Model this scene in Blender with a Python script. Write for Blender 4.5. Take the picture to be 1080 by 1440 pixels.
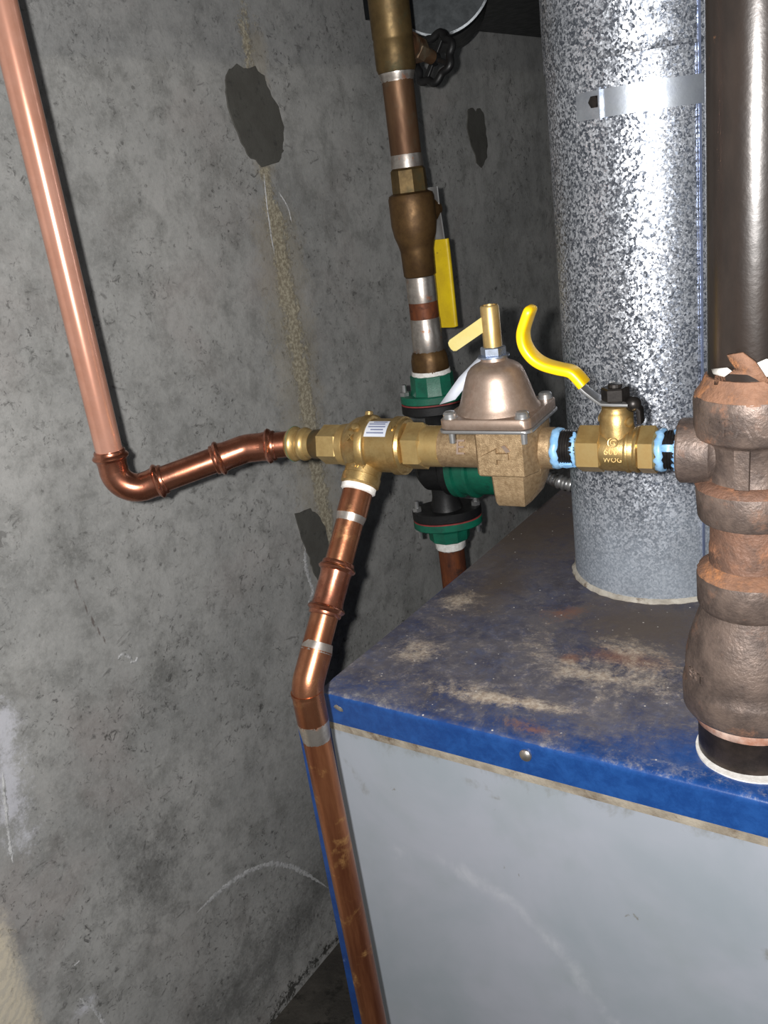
import bpy, math, random
import numpy as np
from mathutils import Vector, Matrix
random.seed(7); rng = np.random.default_rng(7)
for o in list(bpy.data.objects): bpy.data.objects.remove(o)
scene = bpy.context.scene
col = scene.collection

# ------------------------------------------------------------------ camera
R = np.array([[0.82044989, 0.55658273, -0.13068147],
              [0.09300243, -0.3554627, -0.93005205],
              [-0.5641033, 0.75090741, -0.34340288]])   # rows: right, down, forward
F = 1260.0                      # focal length in pixels of a 1080x1440 frame
CAM = np.array([0.0, 0.0, 0.4291])
cd = bpy.data.cameras.new('camera'); co = bpy.data.objects.new('camera', cd); col.objects.link(co)
M = Matrix.Identity(4)
for i in range(3):
    M[i][0] = R[0][i]; M[i][1] = -R[1][i]; M[i][2] = -R[2][i]; M[i][3] = CAM[i]
co.matrix_world = M
cd.sensor_fit = 'VERTICAL'; cd.sensor_height = 36; cd.sensor_width = 27
cd.lens = F / 1440 * 36; cd.clip_start = 0.01
scene.camera = co

# ------------------------------------------------------------------ light: a phone's flash beside the lens, dim basement ambience
w = bpy.data.worlds.new('basement_ambience'); scene.world = w; w.use_nodes = True
w.node_tree.nodes['Background'].inputs[0].default_value = (0.92, 0.96, 1.0, 1)
w.node_tree.nodes['Background'].inputs[1].default_value = 0.17
ld = bpy.data.lights.new('phone_flash', 'POINT'); lo = bpy.data.objects.new('phone_flash', ld); col.objects.link(lo)
lo.location = CAM - 0.022 * R[0] - 0.005 * R[1]
ld.energy = 37.0; ld.shadow_soft_size = 0.005; ld.color = (1.0, 0.985, 0.965)
vs = scene.view_settings
vs.view_transform = 'Standard'; vs.look = 'None'; vs.gamma = 1; vs.use_curve_mapping = False; vs.exposure = 0.0

# ------------------------------------------------------------------ geometry of the photograph
def ray(px, py): return R.T @ np.array([(px - 540) / F, (py - 720) / F, 1.0])
def onz(px, py, z=0.0): r = ray(px, py); return CAM + r * (z - CAM[2]) / r[2]
def onx(px, py, x): r = ray(px, py); return CAM + r * (x - CAM[0]) / r[0]
def ony(px, py, y): r = ray(px, py); return CAM + r * (y - CAM[1]) / r[1]
def zax(px, py, b):
    r = ray(px, py); b = np.array(b); n = -b / np.linalg.norm(b); return CAM[2] + (b @ n) / (r[:2] @ n) * r[2]

# ------------------------------------------------------------------ materials
def S(r, g, b):
    f = lambda c: (c / 255 / 12.92) if c <= 10 else ((c / 255 + 0.055) / 1.055) ** 2.4
    return (f(r), f(g), f(b), 1)
class NT:
    def __init__(s, name):
        s.m = bpy.data.materials.new(name); s.m.use_nodes = True; s.t = s.m.node_tree; s.t.nodes.clear()
        s.out = s.t.nodes.new('ShaderNodeOutputMaterial'); s.p = s.t.nodes.new('ShaderNodeBsdfPrincipled')
        s.t.links.new(s.p.outputs[0], s.out.inputs[0]); s.co = None
    def n(s, typ, props=None, **inp):
        nd = s.t.nodes.new('ShaderNode' + typ)
        for k, v in (props or {}).items(): setattr(nd, k, v)
        for k, v in inp.items():
            key = int(k[1:]) if k[0] == 'i' and k[1:].isdigit() else k.replace('_', ' ')
            s.set(nd.inputs[key], v)
        return nd
    def set(s, sock, v):
        if isinstance(v, bpy.types.NodeSocket): s.t.links.new(v, sock)
        elif isinstance(v, bpy.types.Node): s.t.links.new(v.outputs[0], sock)
        else: sock.default_value = v
    def coord(s):
        if s.co is None: s.co = s.n('TexCoord').outputs['Object']
        return s.co
    def noise(s, scale, detail=4, rough=.6, dist=0, vec=None, stretch=None):
        v = vec or s.coord()
        if stretch: v = s.n('Mapping', Vector=v, Scale=stretch).outputs[0]
        return s.n('TexNoise', Vector=v, Scale=scale, Detail=detail, Roughness=rough, Distortion=dist).outputs['Fac']
    def ramp(s, fac, a, b, lo=0.0, hi=1.0):
        return s.n('MapRange', {'interpolation_type': 'SMOOTHSTEP'}, Value=fac, From_Min=a, From_Max=b, To_Min=lo, To_Max=hi).outputs[0]
    def math(s, op, a, b=0.0, clamp=False):
        nd = s.n('Math', {'operation': op, 'use_clamp': clamp}); s.set(nd.inputs[0], a); s.set(nd.inputs[1], b); return nd.outputs[0]
    def mix(s, fac, a, b):
        nd = s.n('Mix', {'data_type': 'RGBA'}); s.set(nd.inputs[0], fac); s.set(nd.inputs[6], a); s.set(nd.inputs[7], b); return nd.outputs[2]
    def attr(s, name): return s.n('Attribute', {'attribute_name': name}).outputs['Fac']
    def bump(s, h, strength=.3, dist=.001):
        nd = s.n('Bump', Height=h, Strength=strength, Distance=dist); s.set(s.p.inputs['Normal'], nd.outputs[0])
    def done(s, color, rough=.5, metal=0.0, spec=None):
        s.set(s.p.inputs['Base Color'], color); s.set(s.p.inputs['Roughness'], rough); s.set(s.p.inputs['Metallic'], metal)
        if spec is not None: s.p.inputs['Specular IOR Level'].default_value = spec
        return s.m

def coat(name, c1, c2, sc=40, r=(.3, .5), metal=1.0, c3=None, t3=(.55, .68), s3=25, m3=None, bump=.15, bsc=250, bd=.0005, stretch=None, spec=None, clear=0.0):
    t = NT(name)
    a = t.noise(sc, 5, .65, stretch=stretch)
    c = t.mix(t.ramp(a, .3, .7), c1, c2); ro = t.ramp(a, .3, .7, r[0], r[1]); me = metal
    if c3:
        k = t.ramp(t.noise(s3, 6, .7, .3), t3[0], t3[1]); c = t.mix(k, c, c3)
        ro = t.math('ADD', ro, t.math('MULTIPLY', k, .2))
        if m3 is not None:
            me = t.n('MapRange', Value=k, To_Min=metal, To_Max=m3).outputs[0]
    if bump: t.bump(t.noise(bsc, 4, .6), bump, bd)
    if clear: t.p.inputs['Coat Weight'].default_value = clear; t.p.inputs['Coat Roughness'].default_value = .22
    return t.done(c, ro, me, spec)

MAT = {}
MAT['copper_new'] = coat('new_copper', S(222, 166, 144), S(206, 148, 124), 30, (.17, .23), .60, bump=.04, bsc=120, c3=S(192, 126, 100), t3=(.62, .8), s3=12)
MAT['copper_fit'] = coat('pressed_copper', S(194, 130, 104), S(148, 90, 68), 70, (.2, .34), .95, bump=.10, bsc=200, c3=S(84, 44, 34), t3=(.56, .72), s3=70, clear=.25)
MAT['copper_old'] = coat('aged_copper', S(188, 130, 98), S(138, 84, 58), 34, (.22, .36), .92, c3=S(204, 158, 108), t3=(.56, .75), s3=22, bump=.14, bsc=300, stretch=(1, 1, .2))
MAT['copper_dull'] = coat('brown_old_copper', S(116, 88, 64), S(86, 60, 42), 34, (.42, .55), .65, c3=S(98, 90, 74), t3=(.5, .72), s3=24, bump=.1, stretch=(1, 1, .3))
MAT['solder'] = coat('solder', S(205, 198, 190), S(160, 152, 145), 80, (.3, .45), .9, c3=S(175, 120, 88), t3=(.58, .7), s3=60, bump=.2)
MAT['brass'] = coat('yellow_brass', S(206, 178, 120), S(172, 142, 90), 70, (.34, .46), .78, bump=.05, bsc=300, c3=S(124, 98, 58), t3=(.6, .78), s3=60, clear=.3)
MAT['brass_cast'] = coat('cast_brass', S(198, 170, 116), S(160, 132, 84), 160, (.32, .46), .88, bump=.25, bsc=900, bd=.0004, c3=S(122, 98, 58), t3=(.6, .78), s3=50)
MAT['bronze'] = coat('sand_cast_bronze', S(170, 146, 114), S(132, 110, 82), 300, (.5, .62), .7, bump=.6, bsc=1400, bd=.0006, c3=S(120, 98, 70), t3=(.55, .75), s3=160)
MAT['bronze_smooth'] = coat('bonnet_bronze', S(172, 152, 138), S(150, 130, 116), 200, (.4, .48), .78, bump=.25, bsc=1500, bd=.0003)
MAT['old_brass'] = coat('tarnished_brass', S(112, 92, 58), S(82, 66, 40), 40, (.42, .55), .65, c3=S(80, 78, 56), t3=(.5, .7), s3=25, bump=.15)
MAT['old_bronze'] = coat('brown_bronze', S(108, 82, 50), S(80, 58, 34), 60, (.42, .55), .62, bump=.2, bsc=500)
MAT['chrome'] = coat('plated_steel', S(196, 196, 196), S(156, 156, 156), 60, (.28, .4), .85, bump=.05)
MAT['zinc'] = coat('zinc_plate', S(200, 208, 222), S(170, 182, 205), 60, (.25, .35), .95, bump=.05)
MAT['black_steel'] = coat('dark_steel', S(62, 58, 56), S(36, 33, 32), 120, (.3, .45), .7, bump=.2)
MAT['cast_black'] = coat('black_cast_iron', S(26, 26, 27), S(14, 14, 15), 120, (.4, .55), .1, bump=.3, bsc=500)
MAT['green'] = coat('green_enamel', S(20, 104, 80), S(14, 82, 64), 60, (.38, .5), .0, c3=S(10, 56, 46), t3=(.6, .75), s3=40, bump=.3, bsc=500)
MAT['gasket'] = coat('red_gasket', S(150, 60, 58), S(110, 44, 44), 60, (.6, .7), 0, bump=.1)
MAT['yellow'] = coat('yellow_vinyl', S(246, 204, 16), S(232, 186, 10), 30, (.3, .4), 0, bump=.05)
MAT['yellow_old'] = coat('dusty_yellow_vinyl', S(222, 192, 22), S(200, 168, 20), 40, (.4, .5), 0, c3=S(150, 122, 24), t3=(.64, .75), s3=70, bump=.1)
MAT['lever'] = coat('dichromate_brass', S(232, 218, 150), S(216, 198, 124), 60, (.35, .45), .5, bump=.05)
MAT['tape'] = coat('white_thread_tape', S(238, 236, 232), S(210, 206, 200), 200, (.6, .7), 0, bump=.5, bsc=500)
MAT['paste'] = coat('blue_thread_paste', S(142, 182, 214), S(104, 150, 194), 90, (.3, .45), 0, bump=.4, bsc=200, bd=.001)
MAT['paper'] = coat('white_paper', S(186, 190, 199), S(172, 176, 186), 30, (.5, .6), 0, bump=.02)
MAT['ink'] = coat('grey_print', S(110, 116, 140), S(90, 96, 120), 30, (.6, .7), 0, bump=0)
MAT['sealant'] = coat('off_white_sealant', S(194, 188, 176), S(156, 148, 136), 60, (.6, .75), 0, c3=S(110, 94, 78), t3=(.54, .68), s3=44, bump=.5, bsc=200, bd=.0015)
MAT['iron'] = coat('brown_cast_iron', S(122, 106, 97), S(80, 69, 64), 60, (.42, .58), .4, c3=S(136, 98, 76), t3=(.55, .75), s3=38, m3=.1, bump=.7, bsc=420, bd=.0008)
MAT['iron_rust'] = coat('rusted_iron', S(128, 95, 78), S(94, 72, 61), 60, (.55, .7), .2, c3=S(146, 102, 76), t3=(.5, .7), s3=70, m3=0, bump=.9, bsc=260, bd=.0015)
MAT['rust'] = coat('orange_rust', S(138, 100, 77), S(106, 79, 64), 60, (.7, .85), 0, c3=S(168, 114, 75), t3=(.5, .7), s3=60, bump=.9, bsc=260, bd=.0015)
MAT['copper_drop'] = coat('streaked_copper', S(184, 122, 84), S(112, 64, 44), 44, (.26, .4), .8, c3=S(210, 160, 100), t3=(.54, .72), s3=30, bump=.3, bsc=220, stretch=(1, 1, .10))
MAT['rust_pipe'] = coat('rusty_dark_copper', S(128, 72, 42), S(84, 46, 30), 60, (.5, .65), .4, c3=S(58, 36, 28), t3=(.5, .65), s3=40, bump=.3, stretch=(1, 1, .3))
MAT['riser'] = coat('dark_oiled_steel_pipe', S(52, 43, 38), S(32, 26, 23), 26, (.26, .36), .25, c3=S(112, 80, 58), t3=(.66, .74), s3=34, bump=.3, bsc=160, bd=.0006, stretch=(1, 1, .35), clear=.5)
MAT['black_pipe'] = coat('black_pipe', S(72, 62, 56), S(40, 34, 31), 50, (.35, .5), .6, c3=S(150, 120, 96), t3=(.68, .74), s3=90, m3=0, bump=.3)
MAT['duct'] = coat('dull_sheet_steel', S(46, 49, 51), S(34, 37, 39), 60, (.4, .5), .7, c3=S(110, 116, 120), t3=(.71, .74), s3=200, bump=.1)
MAT['crust'] = coat('white_lime_crust', S(206, 206, 206), S(168, 168, 168), 120, (.8, .9), 0, c3=S(140, 140, 138), t3=(.5, .65), s3=140, bump=.5, bsc=300, bd=.001)
MAT['edge'] = coat('dirty_insulation_board', S(164, 155, 140), S(128, 118, 104), 50, (.7, .85), 0, c3=S(98, 82, 66), t3=(.52, .68), s3=40, bump=.6, bsc=200, bd=.0015)
MAT['dull_rim'] = coat('dull_folded_rim', S(150, 154, 158), S(100, 104, 108), 30, (.4, .5), .7, c3=S(60, 62, 64), t3=(.5, .6), s3=18, bump=.1)
MAT['dope'] = coat('pink_white_dope', S(214, 186, 170), S(160, 108, 84), 60, (.6, .75), 0, bump=.4)
MAT['blue_reflection'] = coat('zinc_with_blue_reflection', S(164, 176, 206), S(140, 154, 192), 40, (.3, .42), .8, bump=.1)  # flue seam metal, a blue reflection put into its colour
MAT['red'] = coat('red_paint', S(150, 40, 36), S(120, 30, 28), 30, (.4, .5), 0)

def galvanised():
    t = NT('spangled_galvanised_steel')
    v1 = t.n('TexVoronoi', Vector=t.n('Mapping', Vector=t.coord(), Scale=(1, 1, .85)).outputs[0], Scale=560.0, Randomness=1.0)
    v2 = t.n('TexVoronoi', Vector=t.coord(), Scale=1100.0)
    s1 = t.n('SeparateColor', Color=v1.outputs['Color']); s2 = t.n('SeparateColor', Color=v2.outputs['Color'])
    k = t.math('ADD', t.math('MULTIPLY', s1.outputs[0], .65), t.math('MULTIPLY', s2.outputs[0], .35))
    z = t.n('SeparateXYZ', Vector=t.coord()).outputs[2]
    # white rust low on the pipe softens the spangle
    wr = t.math('MULTIPLY', t.ramp(t.math('ADD', z, t.math('MULTIPLY', t.noise(16, 4), .10)), .22, .07), .75)
    c = t.mix(t.ramp(k, .2, .85), S(96, 102, 114), S(238, 242, 250))
    c = t.mix(wr, c, S(176, 186, 198))
    big = t.noise(9, 3)
    c = t.mix(t.ramp(big, .3, .7, 0, .35), c, S(120, 126, 134))
    ro = t.ramp(s2.outputs[1], 0, 1, .26, .46)
    ro = t.math('ADD', ro, t.math('MULTIPLY', wr, .25))
    # each zinc crystal is tilted a little
    nrm = t.n('VectorMath', {'operation': 'SUBTRACT'}, i0=v1.outputs['Color'], i1=(.5, .5, .5))
    amp = t.math('MULTIPLY', t.math('SUBTRACT', 1.0, wr), .27)
    sc = t.n('VectorMath', {'operation': 'SCALE'}, i0=nrm.outputs[0]); t.set(sc.inputs['Scale'], amp)
    g = t.n('NewGeometry')
    ad = t.n('VectorMath', {'operation': 'ADD'}, i0=g.outputs['Normal'], i1=sc.outputs[0])
    nn = t.n('VectorMath', {'operation': 'NORMALIZE'}, i0=ad.outputs[0])
    t.set(t.p.inputs['Normal'], nn.outputs[0])
    return t.done(c, ro, t.math('SUBTRACT', .78, t.math('MULTIPLY', wr, .5)))
MAT['galv'] = galvanised()
MAT['galv_band'] = coat('galvanised_strap', S(196, 202, 210), S(160, 166, 176), 60, (.32, .44), .85, c3=S(120, 126, 134), t3=(.58, .72), s3=80, bump=.15)

def concrete():
    t = NT('old_poured_concrete')
    a = t.noise(4.5, 6, .65); b = t.noise(26, 7, .72, .2); f = t.noise(170, 5, .75); g = t.noise(62, 6, .75, .3)
    c = t.mix(t.ramp(a, .32, .68), S(150, 150, 148), S(176, 175, 172))
    c = t.mix(t.ramp(b, .42, .72, 0, .65), c, S(116, 116, 113))
    c = t.mix(t.ramp(g, .5, .78, 0, .55), c, S(112, 111, 108))
    c = t.mix(t.ramp(g, .46, .25, 0, .35), c, S(186, 185, 182))
    c = t.mix(t.ramp(t.noise(13, 6, .7, .3), .5, .70, 0, .36), c, S(116, 116, 112))
    c = t.mix(t.ramp(f, .48, .75, 0, .40), c, S(190, 188, 184))
    c = t.mix(t.ramp(f, .46, .25, 0, .35), c, S(110, 109, 106))
    c = t.mix(t.ramp(t.noise(3.2, 4, .6, .4), .52, .7, 0, .28), c, S(166, 152, 148))
    # dark pock marks gathered in clusters, and short drag marks
    cl = t.ramp(t.noise(7, 4, .6), .38, .62)
    sp = t.math('MULTIPLY', t.ramp(t.noise(85, 6, .8, .6), .555, .66), cl)
    c = t.mix(t.math('MULTIPLY', sp, .8), c, S(70, 69, 67))
    vo = t.n('TexVoronoi', Vector=t.coord(), Scale=52.0).outputs['Distance']
    pk = t.math('MULTIPLY', t.ramp(t.math('ADD', vo, t.math('MULTIPLY', f, .18)), .26, .17), t.ramp(g, .5, .6))
    c = t.mix(t.math('MULTIPLY', pk, .5), c, S(70, 68, 66))
    sp2 = t.ramp(t.noise(48, 5, .7, .8, stretch=(1, .55, 1)), .62, .70)
    c = t.mix(t.math('MULTIPLY', sp2, .5), c, S(80, 78, 76))
    hz = t.noise(190, 5, .8); hm = t.noise(34, 5, .7, .5)
    nzc = t.math('SUBTRACT', t.math('ADD', t.math('MULTIPLY', hz, .5), t.math('MULTIPLY', hm, .5)), .5)
    def mask(name, lo, hi, nz=.55):
        return t.ramp(t.math('ADD', t.attr(name), t.math('MULTIPLY', nzc, nz * 2)), lo, hi)
    c = t.mix(t.math('MULTIPLY', t.attr('upper'), .25), c, S(112, 114, 118))
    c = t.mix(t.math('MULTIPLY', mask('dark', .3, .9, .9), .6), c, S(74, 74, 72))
    c = t.mix(t.math('MULTIPLY', mask('halo', .35, .8, .9), .35), c, S(164, 152, 128))
    stk = mask('streak', .36, .66, 1.5)
    c = t.mix(t.math('MULTIPLY', stk, .62), c, t.mix(t.ramp(f, .42, .6), S(138, 126, 100), S(206, 196, 168)))
    c = t.mix(t.math('MULTIPLY', mask('white', .35, .85, 1.0), .7), c, S(216, 216, 224))
    xyz = t.n('SeparateXYZ', Vector=t.coord())
    ww = t.math('ADD', t.math('MULTIPLY', t.math('SUBTRACT', t.math('MULTIPLY', xyz.outputs[1], .9), xyz.outputs[2]), 430.0), t.math('MULTIPLY', t.noise(30, 5, .7), 26.0))
    wv = t.math('ADD', t.math('MULTIPLY', t.math('SINE', ww), .5), .5)
    tan = t.math('MULTIPLY', mask('tan', .35, .85, .6), t.ramp(wv, .0, .9, .58, .82))
    c = t.mix(tan, c, S(226, 214, 190))
    c = t.mix(t.math('MULTIPLY', mask('scratch', .6, .85, .5), .6), c, S(78, 60, 54))
    c = t.mix(t.math('MULTIPLY', mask('moss', .48, .62, 1.1), .85), c, S(36, 35, 29))
    h = t.math('ADD', t.math('MULTIPLY', b, .5), t.math('ADD', t.math('MULTIPLY', f, .35), t.math('MULTIPLY', g, .3)))
    h = t.math('SUBTRACT', h, t.math('MULTIPLY', t.math('MAXIMUM', sp, pk), .5))
    h = t.math('ADD', h, t.math('MULTIPLY', stk, .5))
    t.bump(h, .5, .0025)
    return t.done(c, t.ramp(b, .3, .7, .72, .9), 0, .3)
MAT['concrete'] = concrete()
MAT['mortar'] = coat('dark_mortar', S(92, 91, 86), S(82, 80, 75), 25, (.7, .85), 0, c3=S(70, 69, 66), t3=(.55, .7), s3=60, bump=.4, bsc=250, bd=.001, spec=.3)
MAT['floor'] = coat('damp_dirty_concrete_floor', S(78, 74, 68), S(50, 47, 43), 14, (.6, .8), 0, c3=S(34, 32, 28), t3=(.5, .62), s3=30, bump=.5, bsc=120, bd=.003)
MAT['ceiling'] = coat('dark_joists', S(70, 62, 54), S(50, 44, 38), 6, (.8, .9), 0)

def lidmat():
    t = NT('dirty_blue_enamel')
    n1 = t.noise(22, 6, .7, .6); n2 = t.noise(70, 6, .75, .3); n3 = t.noise(9, 5, .65, .5); n4 = t.noise(240, 4, .7)
    blue = t.mix(t.ramp(n2, .35, .7), S(24, 62, 122), S(34, 78, 142))
    nzz = t.math('SUBTRACT', t.math('ADD', t.math('MULTIPLY', n1, .45), t.math('ADD', t.math('MULTIPLY', n2, .35), t.math('MULTIPLY', n3, .25))), .53)
    n5 = t.noise(420, 5, .8); n6 = t.noise(130, 6, .8, .4)
    nzz = t.math('ADD', nzz, t.math('MULTIPLY', t.math('SUBTRACT', t.math('ADD', t.math('MULTIPLY', n5, .5), t.math('MULTIPLY', n6, .5)), .5), .55))
    gr = t.ramp(t.math('ADD', t.attr('grime'), t.math('MULTIPLY', nzz, 1.9)), .18, .85)
    dirt = t.mix(t.ramp(n1, .3, .7), S(74, 70, 76), S(112, 106, 104))
    dirt = t.mix(t.ramp(n2, .45, .7, 0, .55), dirt, S(92, 98, 124))
    dirt = t.mix(t.ramp(n3, .5, .68, 0, .6), dirt, S(66, 58, 52))
    dirt = t.mix(t.ramp(n6, .5, .7, 0, .6), dirt, S(140, 134, 130)); dirt = t.mix(t.ramp(n5, .52, .7, 0, .4), dirt, S(52, 46, 48))
    c = t.mix(t.math('MULTIPLY', gr, .9), blue, dirt)
    br = t.ramp(t.math('ADD', t.attr('brown'), t.math('MULTIPLY', nzz, 1.6)), .3, .9)
    c = t.mix(t.math('MULTIPLY', br, .85), c, S(92, 80, 70))
    rs = t.ramp(t.math('ADD', t.attr('rust'), t.math('MULTIPLY', nzz, 1.6)), .35, .75)
    c = t.mix(t.math('MULTIPLY', rs, .65), c, S(140, 94, 72))
    tn = t.ramp(t.math('ADD', t.attr('tan'), t.math('MULTIPLY', nzz, 1.9)), .35, .8)
    c = t.mix(t.math('MULTIPLY', tn, .85), c, t.mix(t.ramp(n4, .35, .65), S(168, 150, 132), S(206, 192, 174)))
    fl = t.ramp(t.n('TexVoronoi', Vector=t.n('Mapping', Vector=t.coord(), Scale=(1, 1, 1)).outputs[0], Scale=95.0).outputs['Distance'], .10, .06)
    fl = t.math('MULTIPLY', fl, t.ramp(n2, .46, .54)); fl = t.math('MULTIPLY', fl, t.ramp(t.attr('grime'), -.1, .1))
    c = t.mix(fl, c, S(206, 200, 192))
    c = t.mix(t.ramp(t.math('ADD', t.attr('drip'), t.math('MULTIPLY', nzz, .5)), .45, .55), c, S(140, 186, 222))
    # chipped edge of the lip
    c = t.mix(t.math('MULTIPLY', t.ramp(t.math('ADD', t.attr('chip'), t.math('MULTIPLY', nzz, 1.2)), .55, .8), .75), c, S(166, 164, 164))
    t.bump(t.math('ADD', t.math('MULTIPLY', n1, .5), t.math('ADD', t.math('MULTIPLY', n2, .3), t.math('MULTIPLY', tn, .8))), .35, .0022)
    k = t.math('MAXIMUM', t.math('MAXIMUM', gr, tn), br)
    return t.done(c, t.ramp(k, 0, 1, .34, .72), 0, .4)
MAT['lid'] = lidmat()
MAT['blue'] = coat('blue_enamel', S(30, 72, 138), S(22, 56, 116), 40, (.32, .45), 0, c3=S(96, 120, 164), t3=(.62, .75), s3=40, bump=.08)

def panelmat():
    t = NT('grey_enamel_panel')
    a = t.noise(6, 5, .6, .5); b = t.noise(40, 5, .7, .4, stretch=(1, 1, .6))
    c = t.mix(t.ramp(a, .3, .7), S(150, 158, 166), S(164, 168, 178))
    c = t.mix(t.ramp(t.noise(11, 4, .6), .5, .75, 0, .35), c, S(142, 152, 154))
    c = t.mix(t.math('MULTIPLY', t.ramp(t.math('ADD', t.attr('scuff'), t.math('MULTIPLY', t.math('SUBTRACT', b, .5), .9)), .4, .9), .5), c, S(200, 202, 208))
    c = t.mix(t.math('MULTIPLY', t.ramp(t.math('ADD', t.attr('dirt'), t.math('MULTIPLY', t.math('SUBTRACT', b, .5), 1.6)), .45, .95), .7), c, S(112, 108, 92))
    c = t.mix(t.ramp(t.noise(60, 4, .6, .6, stretch=(1, 1, .5)), .71, .75, 0, .7), c, S(116, 112, 98))
    t.bump(t.noise(14, 3), .12, .002)
    return t.done(c, t.ramp(b, .3, .7, .36, .5), 0, .4)
MAT['panel'] = panelmat()

# ------------------------------------------------------------------ mesh helpers
def basis(d):
    d = np.array(d, float); d = d / np.linalg.norm(d)
    a = np.array([0, 0, 1.0]) if abs(d[2]) < .9 else np.array([0, -1.0, 0])
    x = np.cross(a, d); x /= np.linalg.norm(x); y = np.cross(d, x)
    return x, y, d
class MB:
    def __init__(s): s.v = []; s.f = []; s.flat = set()
    def lathe(s, A, d, prof, n=40, ph=0.0, cap=(True, True), flat=False, wob=0.0, scale=(1, 1), xd=None):
        A = np.array(A, float); x, y, d = basis(d)
        if xd is not None:
            x = np.array(xd, float); x = x - d * (x @ d); x /= np.linalg.norm(x); y = np.cross(d, x)
        b0 = len(s.v)
        for (t, r) in prof:
            for k in range(n):
                a = ph + 2 * math.pi * k / n
                rr = r * (1 + (rng.uniform(-wob, wob) if wob else 0))
                s.v.append(A + d * t + (x * math.cos(a) * scale[0] + y * math.sin(a) * scale[1]) * rr)
        f0 = len(s.f)
        for i in range(len(prof) - 1):
            for k in range(n):
                k2 = (k + 1) % n
                s.f.append((b0 + i * n + k, b0 + i * n + k2, b0 + (i + 1) * n + k2, b0 + (i + 1) * n + k))
        if cap[0]: s.f.append(tuple(b0 + k for k in reversed(range(n))))
        if cap[1]: s.f.append(tuple(b0 + (len(prof) - 1) * n + k for k in range(n)))
        if flat: s.flat.update(range(f0, len(s.f)))
        return s
    def tube(s, pts, r, n=28, cap=True):
        pts = [np.array(p, float) for p in pts]; m = len(pts); rs = r if hasattr(r, '__len__') else [r] * m
        t0 = pts[1] - pts[0]; x, y, _ = basis(t0); b0 = len(s.v)
        for i, p in enumerate(pts):
            t = (pts[min(i + 1, m - 1)] - pts[max(i - 1, 0)]); t /= np.linalg.norm(t)
            x = x - t * (x @ t); x /= np.linalg.norm(x); y = np.cross(t, x)
            for k in range(n):
                a = 2 * math.pi * k / n; s.v.append(p + (x * math.cos(a) + y * math.sin(a)) * rs[i])
        for i in range(m - 1):
            for k in range(n):
                k2 = (k + 1) % n; s.f.append((b0 + i * n + k, b0 + i * n + k2, b0 + (i + 1) * n + k2, b0 + (i + 1) * n + k))
        if cap:
            s.f.append(tuple(b0 + k for k in reversed(range(n)))); s.f.append(tuple(b0 + (m - 1) * n + k for k in range(n)))
        return s
    def ribbon(s, pts, side, hw, ht, up=None):
        """rounded-rectangle section swept along pts; side = half-width direction"""
        pts = [np.array(p, float) for p in pts]; m = len(pts); side = np.array(side, float); side /= np.linalg.norm(side); b0 = len(s.v)
        hw = hw if hasattr(hw, '__len__') else [hw] * m; ht = ht if hasattr(ht, '__len__') else [ht] * m
        sec = []
        for k in range(20):
            a = 2 * math.pi * k / 20; c, q = math.cos(a), math.sin(a)
            sec.append((math.copysign(abs(c) ** .45, c), math.copysign(abs(q) ** .45, q)))
        n = len(sec)
        for i, p in enumerate(pts):
            t = pts[min(i + 1, m - 1)] - pts[max(i - 1, 0)]; t /= np.linalg.norm(t)
            sd = side - t * (side @ t); sd /= np.linalg.norm(sd); nn = np.cross(t, sd)
            for (c, q) in sec: s.v.append(p + sd * c * hw[i] + nn * q * ht[i])
        for i in range(m - 1):
            for k in range(n):
                k2 = (k + 1) % n; s.f.append((b0 + i * n + k, b0 + i * n + k2, b0 + (i + 1) * n + k2, b0 + (i + 1) * n + k))
        s.f.append(tuple(b0 + k for k in reversed(range(n)))); s.f.append(tuple(b0 + (m - 1) * n + k for k in range(n)))
        return s
    def prism(s, poly, o, ax, ay, az, h0, h1, inset=0.0):
        """polygon (x,y) in frame o,ax,ay extruded along az from h0 to h1, with a bevel of size inset on both ends"""
        o, ax, ay, az = [np.array(q, float) for q in (o, ax, ay, az)]; n = len(poly); b0 = len(s.v)
        P = np.array(poly, float); c = P.mean(0)
        rings = [(h0, 0.0), (h1, 0.0)]
        if inset: 
            q = inset if h1 > h0 else -inset
            rings = [(h0, inset), (h0 + q, 0.0), (h1 - q, 0.0), (h1, inset)]
        for h, ins in rings:
            for p in P:
                dd = p - c; L = np.linalg.norm(dd); pp = p - dd / L * ins if L else p
                s.v.append(o + ax * pp[0] + ay * pp[1] + az * h)
        for i in range(len(rings) - 1):
            for k in range(n):
                k2 = (k + 1) % n; s.f.append((b0 + i * n + k, b0 + i * n + k2, b0 + (i + 1) * n + k2, b0 + (i + 1) * n + k))
        s.f.append(tuple(b0 + k for k in reversed(range(n)))); s.f.append(tuple(b0 + (len(rings) - 1) * n + k for k in range(n)))
        return s
    def box(s, lo, hi, bev=0.0):
        lo = np.array(lo, float); hi = np.array(hi, float)
        return s.prism([(lo[0], lo[1]), (hi[0], lo[1]), (hi[0], hi[1]), (lo[0], hi[1])], (0, 0, 0), (1, 0, 0), (0, 1, 0), (0, 0, 1), lo[2], hi[2], bev)
    def sphere(s, c, r, n=16, sc=(1, 1, 1), d=(0, 0, 1)):
        prof = [(-r * math.cos(math.pi * i / 10), max(r * math.sin(math.pi * i / 10), r * .02)) for i in range(11)]
        return s.lathe(np.array(c), d, prof, n, scale=(sc[0], sc[1]))
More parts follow.
